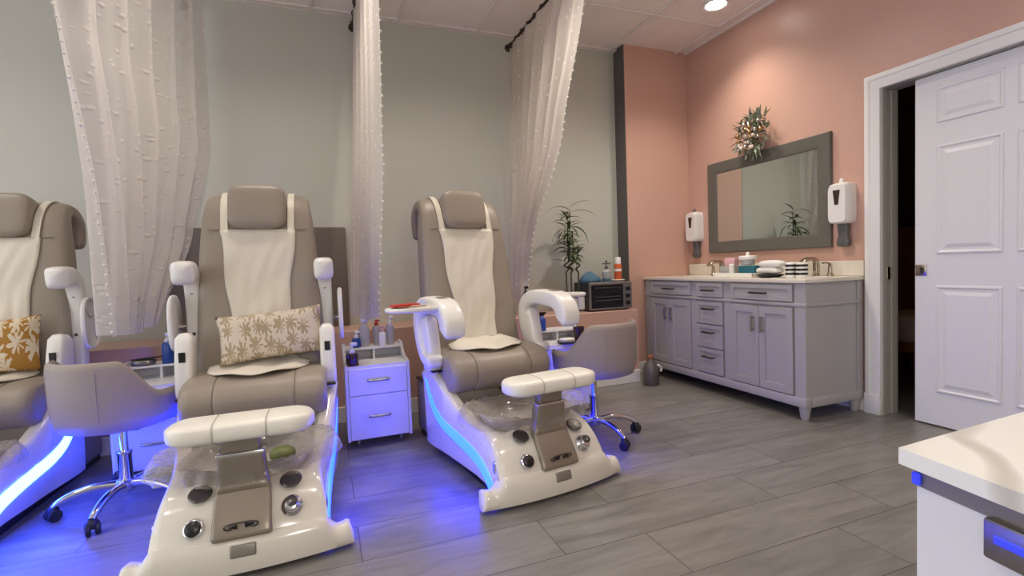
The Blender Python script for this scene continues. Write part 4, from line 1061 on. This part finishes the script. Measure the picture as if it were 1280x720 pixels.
# mirror ---------------------------------------------------------------
t = thing('wall_mirror', 'grey-framed rectangular mirror above the vanity', 'mirror', (3.258, 2.94, 1.472))
HW, HH, FW = .570, .392, .098
fr = MB(); 
def rr_(ins, xx): return [(xx, -HW + ins, -HH + ins), (xx, HW - ins, -HH + ins), (xx, HW - ins, HH - ins), (xx, -HW + ins, HH - ins)]
fr.loft([rr_(0, 0), rr_(0, -.022), rr_(.006, -.028), rr_(FW - .012, -.022), rr_(FW, -.016), rr_(FW, 0)], cap=False); fr.build('mirror_frame', 'frame_grey', t, ang=25)
MB().b2((-.012, -HW + FW - .004, -HH + FW - .004), (-.004, HW - FW + .004, HH - FW + .004)).build('mirror_glass', 'mirror', t, smooth=False)
# festive swag on the mirror
t = thing('festive_swag', 'frosted pine swag with silver baubles on the mirror top edge', 'decoration', (3.19, 2.96, 1.985))
rs = random.Random(5); sw = MB()
for k in range(260):
    a = rs.uniform(0, 2 * PI); rad = rs.random() ** .5; by, bz = .20 * rad * math.cos(a), .20 * rad * math.sin(a)
    bx = -rs.uniform(0.0, .06) + .02
    az = math.atan2(by * 1.0, -0.03); el = rs.uniform(-.6, .6) + (bz * 5)
    leaf_blade(sw, (bx, by * .75, bz * .8), PI + rs.uniform(-1.5, 1.5) , rs.uniform(.05, .095), max(-1.3, min(1.3, el)), rs.uniform(-.3, .8), rs.uniform(.006, .011))
sw.build('pine_sprigs', 'frost', t, ang=60)
MB().tube([(.03, 0, .1), (.045, 0, .0), (.05, .0, -.1)], .006, 8).build('hanging_wire', 'rod', t)
for k in range(26):
    a = rs.uniform(0, 2 * PI); rad = rs.random() ** .6 * .14
    MB().sell((-.055 - rs.uniform(0, .02), rad * math.cos(a), rad * math.sin(a)), (lambda q: (q, q, q))(rs.uniform(.011, .018)), 1, 1, 10, 14).build('bauble', ('silver', 'gold', 'pearl', 'silver')[k % 4], t)

# soap dispensers --------------------------------------------------------
def dispenser(yc, zc, label, s=1.0):
    t = thing('soap_dispenser', label, 'soap dispenser', (3.258, yc, zc), 0, 'wall soap dispensers')
    rings = []
    for (xx, hw, z0, z1) in ((0, .066, -.135, .13), (-.06, .066, -.135, .135), (-.085, .064, -.132, .128), (-.098, .058, -.125, .118)):
        rings.append([(xx, hw * math.copysign(abs(math.cos(a)) ** .3, math.cos(a)), (z0 + z1) / 2 + (z1 - z0) / 2 * math.copysign(abs(math.sin(a)) ** .3, math.sin(a))) for a in [2 * PI * (q + .5) / 32 for q in range(32)]])
    MB().loft(rings).build('housing', 'plastic2', t, ang=40)
    v = [(-.0995, -.024, .085), (-.0995, .024, .085), (-.1, .012, -.01), (-.1, -.012, -.01)]
    MB().add(v + [(q[0] + .006, q[1], q[2]) for q in v], [(0, 1, 2, 3), (7, 6, 5, 4), (0, 4, 5, 1), (1, 5, 6, 2), (2, 6, 7, 3), (3, 7, 4, 0)]).build('level_window', 'disp_win', t, smooth=False)
    MB().lathe([(0, 0), (.014, 0), (.014, .018), (.008, .03), (0, .032)], (-.045, 0, .133), 16).build('lock_button', 'white' if yc < 3 else 'disp_grey', t)
    MB().sweepx([(0, 0), (0, .03)] * 0 + [(0, -.275), (0, -.245), (0, -.21), (0, -.17), (0, -.13)], [.04, .042, .030, .034, .036], [.02, .02, .016, .02, .022], 0, 4, 20).xform(Matrix.Translation((-.03, -.0, 0)) @ Matrix.Rotation(R(90), 4, 'Z')).build('waisted_plate', 'disp_grey', t)  # dark grey waisted plate hanging below the housing
    return t
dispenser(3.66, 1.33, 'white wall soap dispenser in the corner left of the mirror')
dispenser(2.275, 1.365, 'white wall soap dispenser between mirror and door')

# floor flask beside the vanity -----------------------------------------
t = lathe_thing('floor_bottle', 'grey metal spray flask standing on the floor beside the vanity', 'bottle', (2.50, 3.40, 0), [
    ('body', 'bin', [(0, 0), (.062, 0), (.066, .01), (.066, .13), (.05, .17), (.03, .20), (.026, .215), (0, .215)]),
    ('cap', 'wood', [(0, .215), (.026, .215), (.028, .235), (.018, .25), (0, .252)])])
MB().tube([(.05, 0, .155), (.085, 0, .15), (.105, 0, .125), (.10, 0, .10)], .011, 8).build('spout', 'white', t)

# dim room contents --------------------------------------------------------
t = thing('treatment_bed', 'pale towel-covered bed in the dark room behind the door', 'bed', (4.35, 1.95, 0))
MB().b2((-.35, -.8, .28), (.35, .8, .36), .02, 2).build('bed_frame', 'wood', t)
MB().sell((0, 0, .45), (.36, .8, .11), .3, .2, 12, 32).build('mattress', 'towel', t)
for sx in (-.28, .28):
    for sy in (-.7, .7): MB().b2((sx - .03, sy - .03, 0), (sx + .03, sy + .03, .285), .006, 1).build('leg', 'wood', t)
t = thing('wooden_cupboard', 'reddish wooden cupboard against the far wall of the dark room', 'cupboard', (5.06, 2.5, 0))
MB().b2((-.16, -.5, .06), (.19, .5, 1.25), .008, 1).build('cupboard_body', 'wood', t)
for sy in (-1, 1):
    dd = MB().b2((-.178, sy * .25 - .235, .1), (-.16, sy * .25 + .235, 1.2), .006, 1).build('door', 'wood', t)
    MB().tube([(-.18, sy * .05, .62), (-.195, sy * .05, .66), (-.18, sy * .05, .7)], .005, 8).build('handle', 'pull', dd)
MB().b2((-.14, -.48, 0), (.17, .48, .06)).build('plinth', 'black', t)

# ------------------------------------------------------------------ manicure desk at the lower right
t = thing('manicure_desk', 'white manicure desk corner with veined stone top at lower right', 'desk', (0, 0, 0))
A = Vector((.778, .468)); Bd = Vector((-.028, -.155)).normalized()
def poly(ins):
    n1 = Vector((Bd.y, -Bd.x)); 
    if n1.x < 0: n1 = -n1
    p0 = A + n1 * ins + Vector((0, -ins)); p1 = A + Bd * 0.95 + n1 * ins
    return [p0, p1, Vector((1.62 - ins, p1.y)), Vector((1.62 - ins, .498 - ins))]
def slab(ins, z0, z1, bev=0):
    P_ = poly(ins); 
    mb = MB(); mb.loft([[(p.x, p.y, z0) for p in P_], [(p.x, p.y, z1) for p in P_]]); return mb
slab(0, .718, .742).build('stone_top', 'marble', t, smooth=False)
slab(.012, .690, .718).build('steel_band', 'plate', t, smooth=False)
slab(.014, .03, .690).build('desk_body', 'lam', t, smooth=False)
slab(.04, 0, .03).build('plinth', 'black', t, smooth=False)
ax = math.atan2(Bd.y, Bd.x)
def onface(s, z, out=0.0):
    n1 = Vector((Bd.y, -Bd.x)); 
    if n1.x < 0: n1 = -n1
    p = A + n1 * (.014 - out) + Bd * s; return (p.x, p.y, z)
rot = Matrix.Rotation(ax, 3, 'Z')
hd = MB().box(onface(.165, .668, .006), (.11, .016, .052), .004, 2, rot).build('drawer_pull', 'steel', t)
MB().box(onface(.165, .672, .0145), (.085, .004, .012), .002, 1, rot).build('pull_slot', 'blue_dim', hd)  # thin dim blue emissive strip on the pull
MB().box(onface(.018, .702, .004), (.012, .006, .018), .002, 1, rot).build('corner_light', 'blue_dim', t)

# ------------------------------------------------------------------ lights
def spot(x, y, e, ang=120, blend=0.9, col=(1.0, 0.90, 0.78), size=0.07):
    l = bpy.data.lights.new('downlight_lamp', 'SPOT'); l.energy = e; l.spot_size = R(ang); l.spot_blend = blend; l.color = col; l.shadow_soft_size = size
    o = bpy.data.objects.new('downlight_lamp', l); C.objects.link(o); o.location = (x, y, ZC - 0.03); return o
spot(2.86, 2.985, 55)
for (x, y) in ((2.7, 0.7), (0.95, 0.7), (-0.9, 0.9), (-2.6, 1.2), (0.9, -1.3), (-1.2, -1.2)):
    spot(x, y, 34)
for x, e in ((-2.3, 48), (-0.35, 52), (0.75, 60), (2.0, 85)): spot(x, 2.7, e, 150, 1.0)
l = bpy.data.lights.new('back_room_lamp', 'POINT'); l.energy = 1.2; l.color = (1, .6, .35); l.shadow_soft_size = .1
o = bpy.data.objects.new('back_room_lamp', l); C.objects.link(o); o.location = (4.3, 2.2, 2.3)
l = bpy.data.lights.new('ceiling_fill', 'POINT'); l.energy = 65; l.color = (1, .93, .85); l.shadow_soft_size = .25  # unseen fill light added behind the camera to brighten the ceiling
o = bpy.data.objects.new('ceiling_fill', l); C.objects.link(o); o.location = (0.3, -1.4, 1.6)
# even world fill light, let in by leaving the left side open
wd = bpy.data.worlds.new('world'); bpy.context.scene.world = wd; wd.use_nodes = True
bg = wd.node_tree.nodes['Background']; bg.inputs[0].default_value = (0.94, 0.97, 1.0, 1); bg.inputs[1].default_value = 2.2

sc = bpy.context.scene
sc.view_settings.view_transform = 'Standard'; sc.view_settings.look = 'None'; sc.view_settings.gamma = 1.0
sc.view_settings.exposure = -0.12
try: sc.view_settings.use_curve_mapping = False
except Exception: pass
sc.cycles.use_denoising = True
sc.cycles.max_bounces = 10; sc.cycles.transparent_max_bounces = 24
sc.cycles.caustics_reflective = False; sc.cycles.caustics_refractive = False
sc.cycles.sample_clamp_indirect = 6.0
